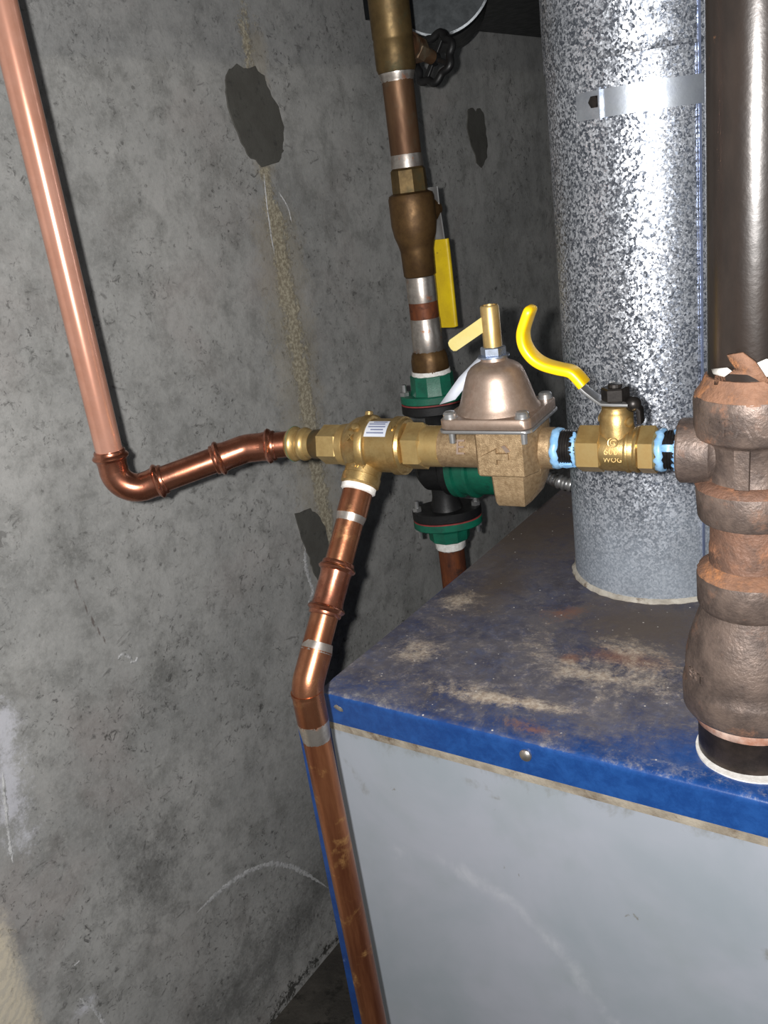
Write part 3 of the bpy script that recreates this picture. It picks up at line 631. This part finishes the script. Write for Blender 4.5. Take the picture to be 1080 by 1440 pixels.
# lever's stop arm on the right of the stem
m = MB(); m.ribbon([ch(BS - .006, .001, .0350), ch(BS - .0125, .001, .0335), ch(BS - .0165, .001, .0290), ch(BS - .0170, .001, .0200)], Vv, .0055, .0018); m.build('lever_stop', 'black_steel', hb)
m = MB(); m.sphere(ch(BS - .0125, .003, .0335), .0055); m.build('stop_knob', 'black_steel', hb)
nrm = Vv * .95 + Wz * .31; upv = Wz * .95 - Vv * .31
fp = lambda s, h, rr: ch(s) + nrm * rr + upv * h
m = MB()
cc = fp(.0445, .0042, .0151); 
ringpts = [cc + (-U_) * .0034 * math.cos(a) + upv * .0034 * math.sin(a) for a in np.linspace(0, 2 * math.pi, 25)]
m.tube(ringpts, .0005, 6); m.build('cast_mark', 'brass_cast', bv)
lettering('G', .0055, .0004, fp(.0445, .0042, .0157), -U_, upv, bv, 'brass_cast')
lettering('600', .0068, .0004, fp(.0455, -.0022, .0157), -U_, upv, bv, 'brass_cast')
lettering('WOG', .0050, .0004, fp(.0445, -.0078, .0138), -U_, upv, bv, 'brass_cast')

# ---- pressure regulator
RS = .131
pr = thing('pressure_regulator', ch(RS, 0, -.038), 'bronze bell-topped pressure regulator with square bolted flange and small flat lever', 'regulator')
def rrect(hx, hy, r, n=6, cx=0, cy=0):
    P = []
    for (sx, sy, a0) in ((1, 1, 0), (-1, 1, .5), (-1, -1, 1), (1, -1, 1.5)):
        for k in range(n + 1):
            a = (a0 + .5 * k / n) * math.pi; P.append((cx + sx * (hx - r) + r * math.cos(a), cy + sy * (hy - r) + r * math.sin(a)))
    return P
OR = ch(RS)
m = MB(); m.lathe(ch(.0895), U_, [(0, .0140), (.001, .0152), (.012, .0155), (.03, .0158)], 40); m.lathe(ch(.120), U_, [(0, .0158), (.059, .0158), (.0608, .0152), (.0612, .0140)], 40)
# block-shaped centre with chamfered right side, and the narrower foot that tapers down
m.prism([(-.033, -.015), (-.0265, -.0285), (.008, -.0285), (.0110, -.024), (.0110, .024), (.008, .0285), (-.0265, .0285), (-.033, .015)], OR, U_, -Vv, Wz, -.0135, .021, .0010)
def loft(m, rings):
    b0 = len(m.v); n = len(rings[0])
    for rg in rings: m.v += [np.array(p) for p in rg]
    for i in range(len(rings) - 1):
        for k in range(n):
            k2 = (k + 1) % n; m.f.append((b0 + i * n + k, b0 + i * n + k2, b0 + (i + 1) * n + k2, b0 + (i + 1) * n + k))
    m.f.append(tuple(b0 + k for k in reversed(range(n)))); m.f.append(tuple(b0 + (len(rings) - 1) * n + k for k in range(n)))
def foot(z, k, kr):
    return [OR + U_ * (x - .0125) + -Vv * y + Wz * z for (x, y) in ((-.021 * kr, -.012 * k), (-.012 * k, -.0265 * k), (.0115 * k, -.0265 * k), (.0135 * k, -.0235 * k), (.0135 * k, .0235 * k), (.0115 * k, .0265 * k), (-.012 * k, .0265 * k), (-.021 * kr, .012 * k))]
loft(m, [foot(-.012, 1.0, 1.0), foot(-.017, .985, .98), foot(-.027, .96, .84), foot(-.0355, .92, .66), foot(-.0380, .86, .56)])
m.build('body', 'bronze', pr, 30)
m = MB(); m.prism(rrect(.0355, .0345, .007), OR, U_, -Vv, Wz, .0205, .0228, .0004); m.build('diaphragm_plate', 'chrome', pr)
m = MB(); m.prism(rrect(.0345, .0335, .007), OR, U_, -Vv, Wz, .0230, .0305, .0009); fl_ = m.build('bonnet_flange', 'bronze_smooth', pr)
m = MB(); m.lathe(ch(RS, 0, 0), Wz, [(.0285, .0318), (.031, .0308), (.0335, .0290), (.037, .0276), (.046, .0248), (.055, .0218), (.0592, .0200), (.0618, .0178), (.0638, .0148), (.0652, .0115), (.0664, .0098), (.069, .0092), (.0692, .008)], 56); bn = m.build('bonnet', 'bronze_smooth', pr)
m = MB(); m.lathe(ch(RS, 0, .0688), Wz, [(0, .0115), (.0012, .0115)], 32); m.build('washer', 'zinc', pr)
m = MB(); m.lathe(ch(RS, 0, .0698), Wz, [(0, .0086), (.0008, .0092), (.0058, .0092), (.0066, .0084)], 6, ph=.35, flat=True); m.build('lock_nut', 'zinc', pr, 20)
m = MB(); m.lathe(ch(RS, 0, .0755), Wz, [(0, .0068), (.0290, .0068), (.0302, .0060), (.0302, .0046), (.026, .0046)], 32, cap=(True, True)); st = m.build('adjusting_stem', 'brass', pr)
a0_ = pl(686, 452); a1_ = pl(636, 487)
dirl = (a1_ - a0_); L = np.linalg.norm(dirl); dirl /= L; nl = np.cross(dirl, Vv); 
m = MB(); lp = [(-.004, -.0048), (L - .003, -.0048), (L - .0008, -.0036), (L, -.0015), (L, .0015), (L - .0008, .0036), (L - .003, .0048), (-.004, .0048)]
m.prism(lp, a0_ + Vv * .004, dirl, nl, Vv, -.0008, .0008, .0003); m.build('lever', 'lever', pr)
for (sx, sv) in ((.0275, .0265), (-.0275, .0265), (-.0275, -.0265), (.0275, -.0265)):
    p = ch(RS + sx, sv, .0300)
    m = MB(); m.lathe(p, Wz, [(0, .0056), (.0010, .0056)], 20); m.lathe(p + Wz * .001, Wz, [(0, .0050), (.0028, .0050), (.0042, .0038), (.0046, .0012)], 20); s_ = m.build('screw', 'chrome', pr)
    m = MB(); m.lathe(p - Wz * .0185, Wz, [(0, .0024), (.010, .0026)], 14); m.build('screw_tip', 'chrome', s_)
# cast arrow and letter
yv = upv
fr = ch(RS - .004, .0285, .003)
arrow = [(-.012, .002), (-.003, .002), (-.003, .0055), (.009, -.0005), (-.003, -.0065), (-.003, -.003), (-.012, -.003)]
m = MB(); m.prism([(a, b) for a, b in arrow], fr, U_ * 1.0, Wz, Vv, -.0008, .0024, .0005); m.build('cast_arrow', 'bronze', pr)
m = MB(); m.prism([(-.0135, .0035), (-.0105, .0020), (-.0070, .0070), (-.0095, .0080)], fr, U_, Wz, Vv, -.0004, .0010, 0); m.build('cast_mark', 'bronze_smooth', pr)
lettering('E', .016, .0009, fp(.158, -.001, .0161), -U_, upv, pr, 'bronze_smooth')

tg = thing('paper_tag', pl(620, 570), 'white paper tag hanging beside the bronze regulator bonnet', 'tag')
m = MB(); tp = [(662, 507), (682, 501), (668, 523), (652, 542), (634, 566), (618, 569), (640, 536)]
off = [0.006, .004, .0085, .0095, .010, .012, .011]
tq = [(672, 503, -.012), (686, 503, -.012), (672, 522, -.006), (640, 562, .000), (618, 569, .002), (645, 531, -.004)]
for (px, py, o_) in tq:
    r = ray(px, py); t = ((ch(0, o_) - CAM) @ Vv) / (r @ Vv); m.v.append(CAM + t * r)
m.f += [(0, 1, 2, 5), (5, 2, 3, 4)]
t_ = m.build('tag_sheet', 'paper', tg); md = t_.modifiers.new('s', 'SOLIDIFY'); md.thickness = .0006

# ---- backflow preventer
bf = thing('backflow_preventer', ch(.235, 0, -.0245), 'yellow brass backflow preventer body with white sticker and downward branch', 'valve')
m = MB(); m.lathe(ch(.1772), U_, [(0, .0130), (.001, .0160), (.0165, .0162), (.017, .0150)], 40); m.build('tailpiece', 'brass', bf)
m = MB(); m.lathe(ch(.1925), U_, [(0, .0165), (.0016, .0192), (.0150, .0192), (.0166, .0172)], 6, ph=HX, xd=Vv, flat=True); m.build('union_nut', 'brass', bf, 20)
m = MB(); m.lathe(ch(.2085), U_, [(0, .0165), (.0006, .0205), (.003, .0218), (.0032, .0232), (.0100, .0234), (.0106, .0222), (.0110, .0216), (.030, .0216), (.0306, .0238), (.0315, .0245), (.0370, .0247), (.0378, .0240), (.0450, .0226), (.0520, .0185), (.0535, .0172)], 56); bo = m.build('body', 'brass_cast', bf)
m = MB(); m.lathe(ch(.2615), U_, [(0, .0172), (.0015, .0176), (.0070, .0170), (.0078, .0160)], 40); m.build('shoulder', 'brass', bf)
m = MB(); m.lathe(ch(.2690), U_, [(0, .0150), (.0014, .0164), (.0178, .0164), (.0192, .0140)], 6, ph=HX + .2, xd=Vv, flat=True); m.build('inlet_nut', 'brass', bf, 20)
m = MB(); m.lathe(ch(.2876), U_, [(0, .0128), (.009, .0122), (.0105, .0108)], 32); m.build('inlet_collar', 'old_brass', bf)
# sticker wrapped on the top front of the body
st0, st1 = .2195, .2385
def cylpatch(s0, s1, a0, a1, r, n=16):
    m = MB()
    for k in range(n + 1):
        a = a0 + (a1 - a0) * k / n; d = Vv * math.cos(a) + Wz * math.sin(a)
        for (sx, rr) in ((s0, r), (s0, r + .0003), (s1, r + .0003), (s1, r)): m.v.append(ch(sx) + d * rr)
    for k in range(n):
        for j in range(4): m.f.append((k * 4 + j, k * 4 + (j + 1) % 4, k * 4 + 4 + (j + 1) % 4, k * 4 + 4 + j))
    m.f.append((0, 1, 2, 3)); m.f.append(tuple(n * 4 + j for j in (3, 2, 1, 0))); return m
sk = cylpatch(st0, st1, .62, 1.35, .0217).build('sticker', 'paper', bf)
for i, aa in enumerate((.74, .87, 1.0, 1.13, 1.24)):
    cylpatch(st0 + .002 + .001 * (i % 2), st1 - .002 - .003 * (i % 3 == 1), aa, aa + .05, .0221).build('print_line', 'ink', sk)
for (s_, a_, h_) in ((.2485, .95, .0055), (.2485, .55, .005), (.2140, .9, .004)):
    d = Vv * math.cos(a_) + Wz * math.sin(a_)
    lettering('XI' if h_ > .0045 else 'V', h_ * 1.6, .0006, ch(s_) + d * .0236, -U_, np.cross(d, -U_) * 1.0, bf, 'brass_cast')
for a_ in (1.9, .9):
    d = Vv * math.cos(a_) + Wz * math.sin(a_); m = MB(); m.lathe(ch(.2455) + d * .021, d, [(0, .004), (.006, .0032), (.0066, .002)], 14); m.build('lug', 'brass_cast', bo)
B0 = np.array([-.425, .556, .226]); B1 = np.array([-.425, .4424, .0851]); bd = (B1 - B0); BL = np.linalg.norm(bd); bd /= BL
def pos_on(px, py):   # distance along the branch for a pixel row
    best = min(np.linspace(0, BL, 400), key=lambda t: abs(proj(B0 + bd * t)[1] - py)); return best
def proj(P): c = R @ (np.array(P) - CAM); return 540 + F * c[0] / c[2], 720 + F * c[1] / c[2]
t1 = pos_on(0, 686); bl_ = t1 - .0015
m = MB(); m.lathe(B0, bd, [(0, .0150), (bl_ - .0085, .0150), (bl_ - .0080, .0158), (bl_ - .0012, .0157), (bl_, .0140)], 36); br_ = m.build('branch', 'brass_cast', bf)
bn_ = np.array([.30, -.69, .64]); bn_ = bn_ - bd * (bn_ @ bd); bn_ /= np.linalg.norm(bn_)
lettering('3/4', .009, .0005, B0 + bd * (bl_ - .0135) + bn_ * .0151, np.cross(-bd, bn_), -bd, bf, 'brass_cast')

# ---- copper line to the drop
dl = thing('copper_drop_pipe', (-.425, .435, ZF), 'old soldered copper pipe angling off the brass branch and dropping past the boiler front', 'pipe')
PRD = .0111
t1 = pos_on(0, 686)
m = MB(); m.lathe(B0 + bd * (t1 - .0020), bd, [(0, .0128), (.001, .0142), (.0048, .0142), (.006, .0126)], 32, wob=.02); m.build('thread_tape', 'tape', dl)
ta, tb = pos_on(0, 730), pos_on(0, 795)
m = MB(); m.lathe(B0 + bd * t1, bd, [(0, .0122), (.0235, .0124), (.0245, .0115)], 36); m.build('male_adapter', 'copper_old', dl)
m = MB(); m.lathe(B0 + bd * (t1 + .0235), bd, [(0, .0124), (.003, .0118), (.006, .0112)], 30, wob=.012); m.build('solder_joint', 'solder', dl)
m = MB(); m.lathe(B0 + bd * (t1 + .0235), bd, [(0, PRD), (BL - t1 - .030, PRD)], 36); m.build('pipe', 'copper_old', dl)
# press coupling with a bead ring near each end
c0, c1 = pos_on(0, 797) - .004, pos_on(0, 866)
def pressarm(A, d, L, r=.0121):   # open end at A, body towards A + d*L
    return [(0, r + .0002), (.0008, r + .0008), (.003, r + .0008), (.0040, r + .0022), (.0056, r + .0030), (.0072, r + .0022), (.0082, r + .0006), (.012, r), (L, r)]
CL = c1 - c0; mid = CL / 2
prof = pressarm(None, None, mid); prof2 = [(CL - t, r) for t, r in reversed(prof)]
m = MB(); m.lathe(B0 + bd * c0, bd, prof + prof2[1:], 40); m.build('press_coupling', 'copper_fit', dl)
# 45 degree elbow to the vertical drop
V0 = np.array([-.425, .434, 0])
e_c = np.array([-.4235, .4345, .0755])
def bend_path(P, d0, d1, leg, rad, n=10):
    d0 = np.array(d0, float) / np.linalg.norm(d0); d1 = np.array(d1, float) / np.linalg.norm(d1); ang = math.acos(np.clip(d0 @ d1, -1, 1)); tl = rad * math.tan(ang / 2)
    a = P - d0 * tl; out = [P - d0 * leg] if leg > tl + 1e-4 else []
    nrm = d1 - d0 * (d0 @ d1); nrm /= np.linalg.norm(nrm)
    for k in range(n + 1):
        q = ang * k / n; out.append(a + d0 * rad * math.sin(q) + nrm * rad * (1 - math.cos(q)))
    if leg > tl + 1e-4: out.append(P + d1 * leg)
    return out
dn = np.array([.008, .012, -1.0])
m = MB(); m.tube(bend_path(e_c, bd, dn, .030, .026), .0124, 36); el = m.build('elbow', 'copper_old', dl)
dnn = dn / np.linalg.norm(dn)
m = MB(); m.lathe(e_c - bd * .036, bd, [(0, .0112), (.003, .0118), (.0075, .0125), (.008, .0118)], 30, wob=.012); m.build('solder_joint', 'solder', dl)
m = MB(); m.lathe(e_c + dnn * .029, dnn, [(0, .0125), (.003, .0124), (.014, .0114), (.017, .0111)], 30, wob=.010); m.build('solder_joint', 'solder', dl)
m = MB(); m.lathe(e_c + dnn * .002, dnn, [(0, .0128), (.0025, .0128)], 30); m.build('elbow_bead', 'copper_old', el)
m = MB(); m.lathe(e_c + dnn * .02, dnn, [(0, PRD), ((e_c[2] - .02 - ZF) / -dnn[2], PRD)], 36); m.build('pipe', 'copper_drop', dl)

# ---- new copper supply line on the left
sl_ = thing('copper_supply_pipe', (-.611, .449, .21), 'new bright copper pipe with press elbows beside the concrete wall', 'pipe')
E1 = np.array([-.6113, .4490, .2114]); E0 = np.array([-.5329, .5271, .2325])
up = np.array([0.004, .006, 1.0]); hd = E0 - E1; hd /= np.linalg.norm(hd); up = up - hd * (up @ hd) * .0
tip = ch(.322)
m = MB(); m.lathe(E1 + up * .02, up, [(0, PRD), (1.35, PRD)], 40); m.build('pipe', 'copper_new', sl_)
m = MB(); m.tube(bend_path(E1, -up, hd, .0215, .0185, 14), .0121, 40); pe = m.build('press_elbow', 'copper_fit', sl_)
for (A, d) in ((E1 + up * .0400, -up), (E1 + hd * .0400, -hd)):
    m = MB(); m.lathe(A, d, pressarm(A, d, .0200), 40); m.build('press_socket', 'copper_fit', pe)
    for k in range(6):
        pass
m = MB(); m.lathe(E1 + hd * .03, hd, [(0, PRD), (np.linalg.norm(E0 - E1) - .045, PRD)], 40); m.build('pipe', 'copper_fit', sl_)
d2 = tip - E0; LL = np.linalg.norm(d2); d2 /= LL
m = MB(); m.tube(bend_path(E0, hd, d2, .014, .024, 10), .0121, 40); p2 = m.build('press_elbow', 'copper_fit', sl_)
for (A, d) in ((E0 - hd * .0290, hd), (E0 + d2 * .0260, -d2)):
    m = MB(); m.lathe(A, d, pressarm(A, d, .0150), 40); m.build('press_socket', 'copper_fit', p2)
tE = .2985
q0 = ch(.3215); qd = -U_
m = MB(); m.lathe(E0 + d2 * .0255, d2, [(0, .0111), (max(LL - .0255, .002) + .002, .0111)], 32); m.build('pipe', 'copper_fit', sl_)
m = MB(); m.lathe(q0, -U_, [(0, .0112), (.001, .0128), (.0030, .0142), (.0052, .0150), (.0074, .0142), (.0090, .0120), (.0110, .0118), (.0130, .0135), (.0152, .0142), (.0176, .0135), (.0190, .0118), (.0235, .0114)], 36); m.build('press_adapter', 'brass', sl_)
m = MB(); m.lathe(ch(.3165), -U_, [(-.0012, .0140), (0, .0152), (.0012, .0140)], 36); m.build('green_seal_ring', 'green', sl_)

# ================================================================== BACK RISER: return line with valve, drain and circulator
SC = np.array([-.6, .936]); zk = lambda py: zax(545 + .1173 * py, py, SC); SB = (SC[0], SC[1], 0)
LA = lambda *prof: [(zk(y), r) for y, r in prof][::-1]
rl = thing('copper_riser', (SC[0], SC[1], zk(238)), 'brown weathered copper pipe between the handwheel valve and the isolation valve', 'pipe')
m = MB(); m.lathe(SB, (0, 0, 1), LA((112, .0178), (236, .0178)), 40); m.build('pipe', 'copper_dull', rl)
m = MB(); m.lathe(SB, (0, 0, 1), LA((102.5, .0205), (105, .0202), (112, .0182), (115, .0178)), 36, wob=.01); m.build('solder_joint', 'solder', rl)
m = MB(); m.lathe(SB, (0, 0, 1), LA((217, .0179), (222, .0184), (235.5, .0190)), 36, wob=.012); m.build('solder_joint', 'solder', rl)
rm = thing('copper_pipe_joint', (SC[0], SC[1], zk(526)), 'short stained copper and solder joint between the isolation valve and green pump flange', 'pipe')
m = MB(); m.lathe(SB, (0, 0, 1), LA((388.5, .0175), (500, .0178)), 40); m.build('pipe', 'rust_pipe', rm)
m = MB(); m.lathe(SB, (0, 0, 1), LA((388.5, .0176), (390, .0180), (420, .0180), (424, .0177)), 40, wob=.004); m.build('solder_joint', 'solder', rm)
m = MB(); m.lathe(SB, (0, 0, 1), LA((447, .0178), (450, .0183), (466, .0184), (468, .0190), (494, .0192), (497, .0180)), 40, wob=.006); m.build('pipe_adapter', 'solder', rm)
m = MB(); m.lathe(SB, (0, 0, 1), LA((492, .0190), (498, .0215), (505, .0228), (521, .0232), (524, .021)), 40, wob=.02); m.build('threaded_adapter', 'old_bronze', rm)
m = MB(); m.lathe(SB, (0, 0, 1), LA((519, .0238), (525, .0245)), 36, wob=.02); m.build('thread_tape', 'tape', rm)
rb = thing('rusty_pipe', (SC[0], SC[1], ZF), 'rusty brown pipe dropping below the lower green pump flange', 'pipe')
m = MB(); m.lathe(SB, (0, 0, 1), [(ZF + .002, .0175), (zk(757), .0175)], 40); m.build('lower_pipe', 'rust_pipe', rb)
m = MB(); m.lathe(SB, (0, 0, 1), LA((756, .0210), (768, .0200), (770, .0176)), 36, wob=.03); m.build('thread_tape', 'tape', rb)

# isolation valve with long yellow handle hanging alongside
iv = thing('isolation_valve', (SC[0], SC[1], zk(388)), 'tarnished brass isolation valve with hanging flat yellow handle on the copper riser', 'valve')
m = MB(); m.lathe(SB, (0, 0, 1), LA((236, .0185), (239, .0206), (270, .0212), (273, .0195)), 8, flat=True); m.build('upper_hex', 'old_brass', iv, 20)
m = MB(); m.lathe(SB, (0, 0, 1), LA((270, .0205), (273, .0255), (278, .0268), (315, .0268), (330, .0250), (343, .0215), (352, .0198), (386, .0192), (388, .0178)), 44); ib = m.build('body', 'old_bronze', iv)
vw = np.array([SC[0], SC[1], 0]) / np.linalg.norm(SC); rt = np.cross(vw, Wz)
sd = (vw * .83 + rt * .56)
zs3 = zk(300)
m = MB(); m.lathe((SC[0], SC[1], zs3), sd, [(0, .016), (.034, .016), (.036, .012), (.050, .010), (.052, .006)], 28); m.build('stem_boss', 'old_bronze', ib)
hc = np.array([SC[0], SC[1], 0]) + sd * .046; hs = np.cross(sd, Wz)
m = MB(); m.ribbon(smooth([hc + Wz * (zk(268)) , hc + Wz * zk(296), hc + sd * .002 + Wz * zk(318), hc + sd * .004 + Wz * zk(350)], 4), hs, .0095, .0012); hd2 = m.build('handle', 'chrome', iv)
m = MB(); g_ = smooth([hc + sd * .004 + Wz * zk(344), hc + sd * .005 + Wz * zk(375), hc + sd * .005 + Wz * zk(440), hc + sd * .005 + Wz * zk(466), hc + sd * .005 + Wz * zk(472)], 4)
m.ribbon(g_, hs, [.0138] * (len(g_) - 2) + [.012, .009], [.0038] * (len(g_) - 1) + [.0025]); m.build('vinyl_grip', 'yellow_old', hd2, 60)

# drain valve at the top
dv = thing('drain_valve', (SC[0], SC[1], zk(102)), 'tarnished brass tee valve with black scalloped handwheel above the copper riser', 'valve')
m = MB(); m.lathe(SB, (0, 0, 1), LA((-420, .0228), (52, .0226), (55, .0218), (58, .0224), (96, .0222), (102, .0205)), 44); m.build('body', 'old_bronze' if 0 else 'old_brass', dv)
dd = rt * .64 + vw * .70 - Wz * .32; dd /= np.linalg.norm(dd); D0 = np.array([SC[0], SC[1], zk(52)])
m = MB(); m.lathe(D0, dd, [(.012, .0125), (.026, .0125), (.0265, .0148), (.029, .0150), (.030, .012), (.036, .0115)], 30); m.build('side_outlet', 'copper_dull', dv)
m = MB(); m.lathe(D0 + dd * .035, dd, [(0, .0125), (.0012, .0138), (.012, .0138), (.0135, .0118)], 6, flat=True); m.lathe(D0 + dd * .048, dd, [(0, .0085), (.018, .0078)], 20); m.build('packing_nut', 'copper_dull', dv, 20)
wx, wy, _ = basis(dd); WC = D0 + dd * .070
m = MB(); N_ = 112; R0 = .0262
ringp = []
for k in range(N_ + 1):
    a = 2 * math.pi * k / N_; rr = R0 + .0022 * math.cos(7 * a); ringp.append(WC + (wx * math.cos(a) + wy * math.sin(a)) * rr)
m.tube(ringp, .0046, 10); hw_ = m.build('handwheel', 'cast_black', dv, 80)
for k in range(4):
    a = k * math.pi / 2 + .4; m = MB(); e = wx * math.cos(a) + wy * math.sin(a); m.ribbon([WC + e * .004, WC + e * .024], np.cross(dd, e), .0034, .0022); m.build('spoke', 'cast_black', hw_)
m = MB(); m.lathe(WC - dd * .003, dd, [(0, .008), (.006, .008), (.008, .005)], 18); m.build('hub', 'cast_black', hw_)
m = MB(); m.sphere(WC + dd * .006, .003); m.build('hub_screw', 'chrome', hw_)

# circulator pump
cp = thing('circulator_pump', (SC[0], SC[1], zk(758)), 'green and black circulator pump with bolted oval flanges behind the bronze regulator', 'pump')
bx_ = rt * .88 - vw * .47; bx_ /= np.linalg.norm(bx_)
def oval(hx, hy, n=36, nose=.55): return [(hx * math.copysign(abs(math.cos(a)) ** .9, math.cos(a)), hy * math.copysign(abs(math.sin(a)) ** 1.0, math.sin(a))) for a in np.linspace(0, 2 * math.pi, n, endpoint=False)]
ox = rt; oy = vw
def flange(zc0, zc1, hx, hy, mat, name, par, ins=.0012):
    m = MB(); m.prism(oval(hx, hy), SB, ox, oy, Wz, zc0, zc1, ins); return m.build(name, mat, par)
# top pair
zA = zk(562)
uf = flange(zA, zA + .010, .0420, .031, 'green', 'companion_flange', cp)
m = MB(); m.lathe(SB, (0, 0, 1), [(zA + .006, .0300), (zA + .014, .0275), (zA + .0335, .0268), (zA + .0345, .024)], 10, flat=True); m.build('flange_hub', 'green', uf, 20)
flange(zA - .0018, zA - .0001, .0418, .031, 'gasket', 'gasket', cp, 0)
flange(zA - .014, zA - .0019, .0420, .0315, 'cast_black', 'pump_flange', cp)
zB = zk(727)
flange(zB + .0019, zB + .014, .0455, .033, 'cast_black', 'pump_flange', cp)
flange(zB + .0001, zB + .0018, .0452, .0328, 'gasket', 'gasket', cp, 0)
lf = flange(zB - .010, zB, .0455, .033, 'green', 'companion_flange', cp)
m = MB(); m.lathe(SB, (0, 0, 1), [(zB - .030, .0245), (zB - .0285, .0268), (zB - .014, .0280), (zB - .006, .0330)], 10, flat=True); m.build('flange_hub', 'green', lf, 20)
zM = (zA + zB) / 2
m = MB(); m.lathe(SB, (0, 0, 1), [(zB + .012, .022), (zB + .030, .017), (zM - .030, .017), (zM - .02, .021), (zM + .02, .021), (zM + .034, .014), (zA - .022, .0145), (zA - .012, .021)], 32); 
m.lathe(np.array([SC[0], SC[1], zM]) - bx_ * .024, bx_, [(0, .020), (.003, .034), (.010, .040), (.036, .040), (.040, .045), (.050, .045)], 44); m.build('volute', 'cast_black', cp)
mo = MB(); mo.lathe(np.array([SC[0], SC[1], zM]) + bx_ * .026, bx_, [(0, .047), (.008, .047), (.010, .043), (.022, .043), (.024, .0465), (.028, .0465), (.030, .042), (.072, .040), (.078, .036), (.080, .020)], 44); mot = mo.build('motor_housing', 'green', cp)
for (zc, dr, hx) in ((zA + .010, 1, .036), (zB + .014, 1, .0385), (zB - .010, -1, .0385)):
    for sgn in (-1, 1):
        p = np.array([SC[0], SC[1], zc]) + ox * hx * sgn - oy * .002
        m = MB(); m.lathe(p, Wz * dr, [(0, .0062), (.0045, .0062), (.005, .0055)], 6, flat=True); m.lathe(p + Wz * dr * .005, Wz * dr, [(0, .0034), (.009, .0032), (.0095, .002)], 12); m.build('flange_bolt', 'chrome', cp, 20)
# flexible conduit leading from the motor behind the flue
q0_ = np.array(pl(786, 680)); cpt = [onz(770, 682, .055) * 0 + np.array([SC[0], SC[1], zM - .02]) + bx_ * .098]
fc0 = np.array([SC[0], SC[1], zM - .012]) + bx_ * .1035
fc1 = onx(800, 681, -.42)
fx = thing('flexible_conduit', fc1, 'short ribbed metal conduit between the pump motor and the galvanised flue', 'conduit')
pth = smooth([fc0, .5 * (fc0 + fc1) + np.array([0, 0, .006]), fc1, fc1 + (fc1 - fc0) * .5 + np.array([0, .05, -.01]), fc1 + np.array([-.02, .16, -.03])], 26)
m = MB(); m.tube(pth, [.0072 if (k // 2) % 2 else .0088 for k in range(len(pth))], 18); m.build('ribbed_sleeve', 'chrome', fx)

# ================================================================== OVERHEAD DUCT
ZD = onx(680, 45, XW)[2]
du = thing('overhead_duct', (-.6, 1.7, ZD), 'dark sheet-metal duct overhead along the concrete wall with round collar', 'duct')
m = MB(); m.box((XW + .001, 1.24, ZD), (-.45, 3.0, ZD + .32), .001); dbx = m.build('duct_box', 'duct', du)
# round duct that leaves the box towards the room, with a bright folded rim
dc = CAM + ray(614, -37) * 1.17; dv_ = np.array([dc[0], dc[1], 0]) / np.linalg.norm(dc[:2])
m = MB(); m.lathe(dc, dv_, [(.004, .066), (.004, .072), (.022, .0725), (.024, .074), (.027, .074), (.029, .072), (.20, .072)], 64); rdu = m.build('round_duct', 'duct', du)
m = MB(); m.lathe(dc, dv_, [(-.001, .0705), (-.001, .0735), (.005, .0735), (.005, .0705)], 64, cap=(False, False)); m.build('duct_rim', 'dull_rim', rdu)

for o in bpy.data.objects:
    if '_o' in o.keys(): del o['_o']
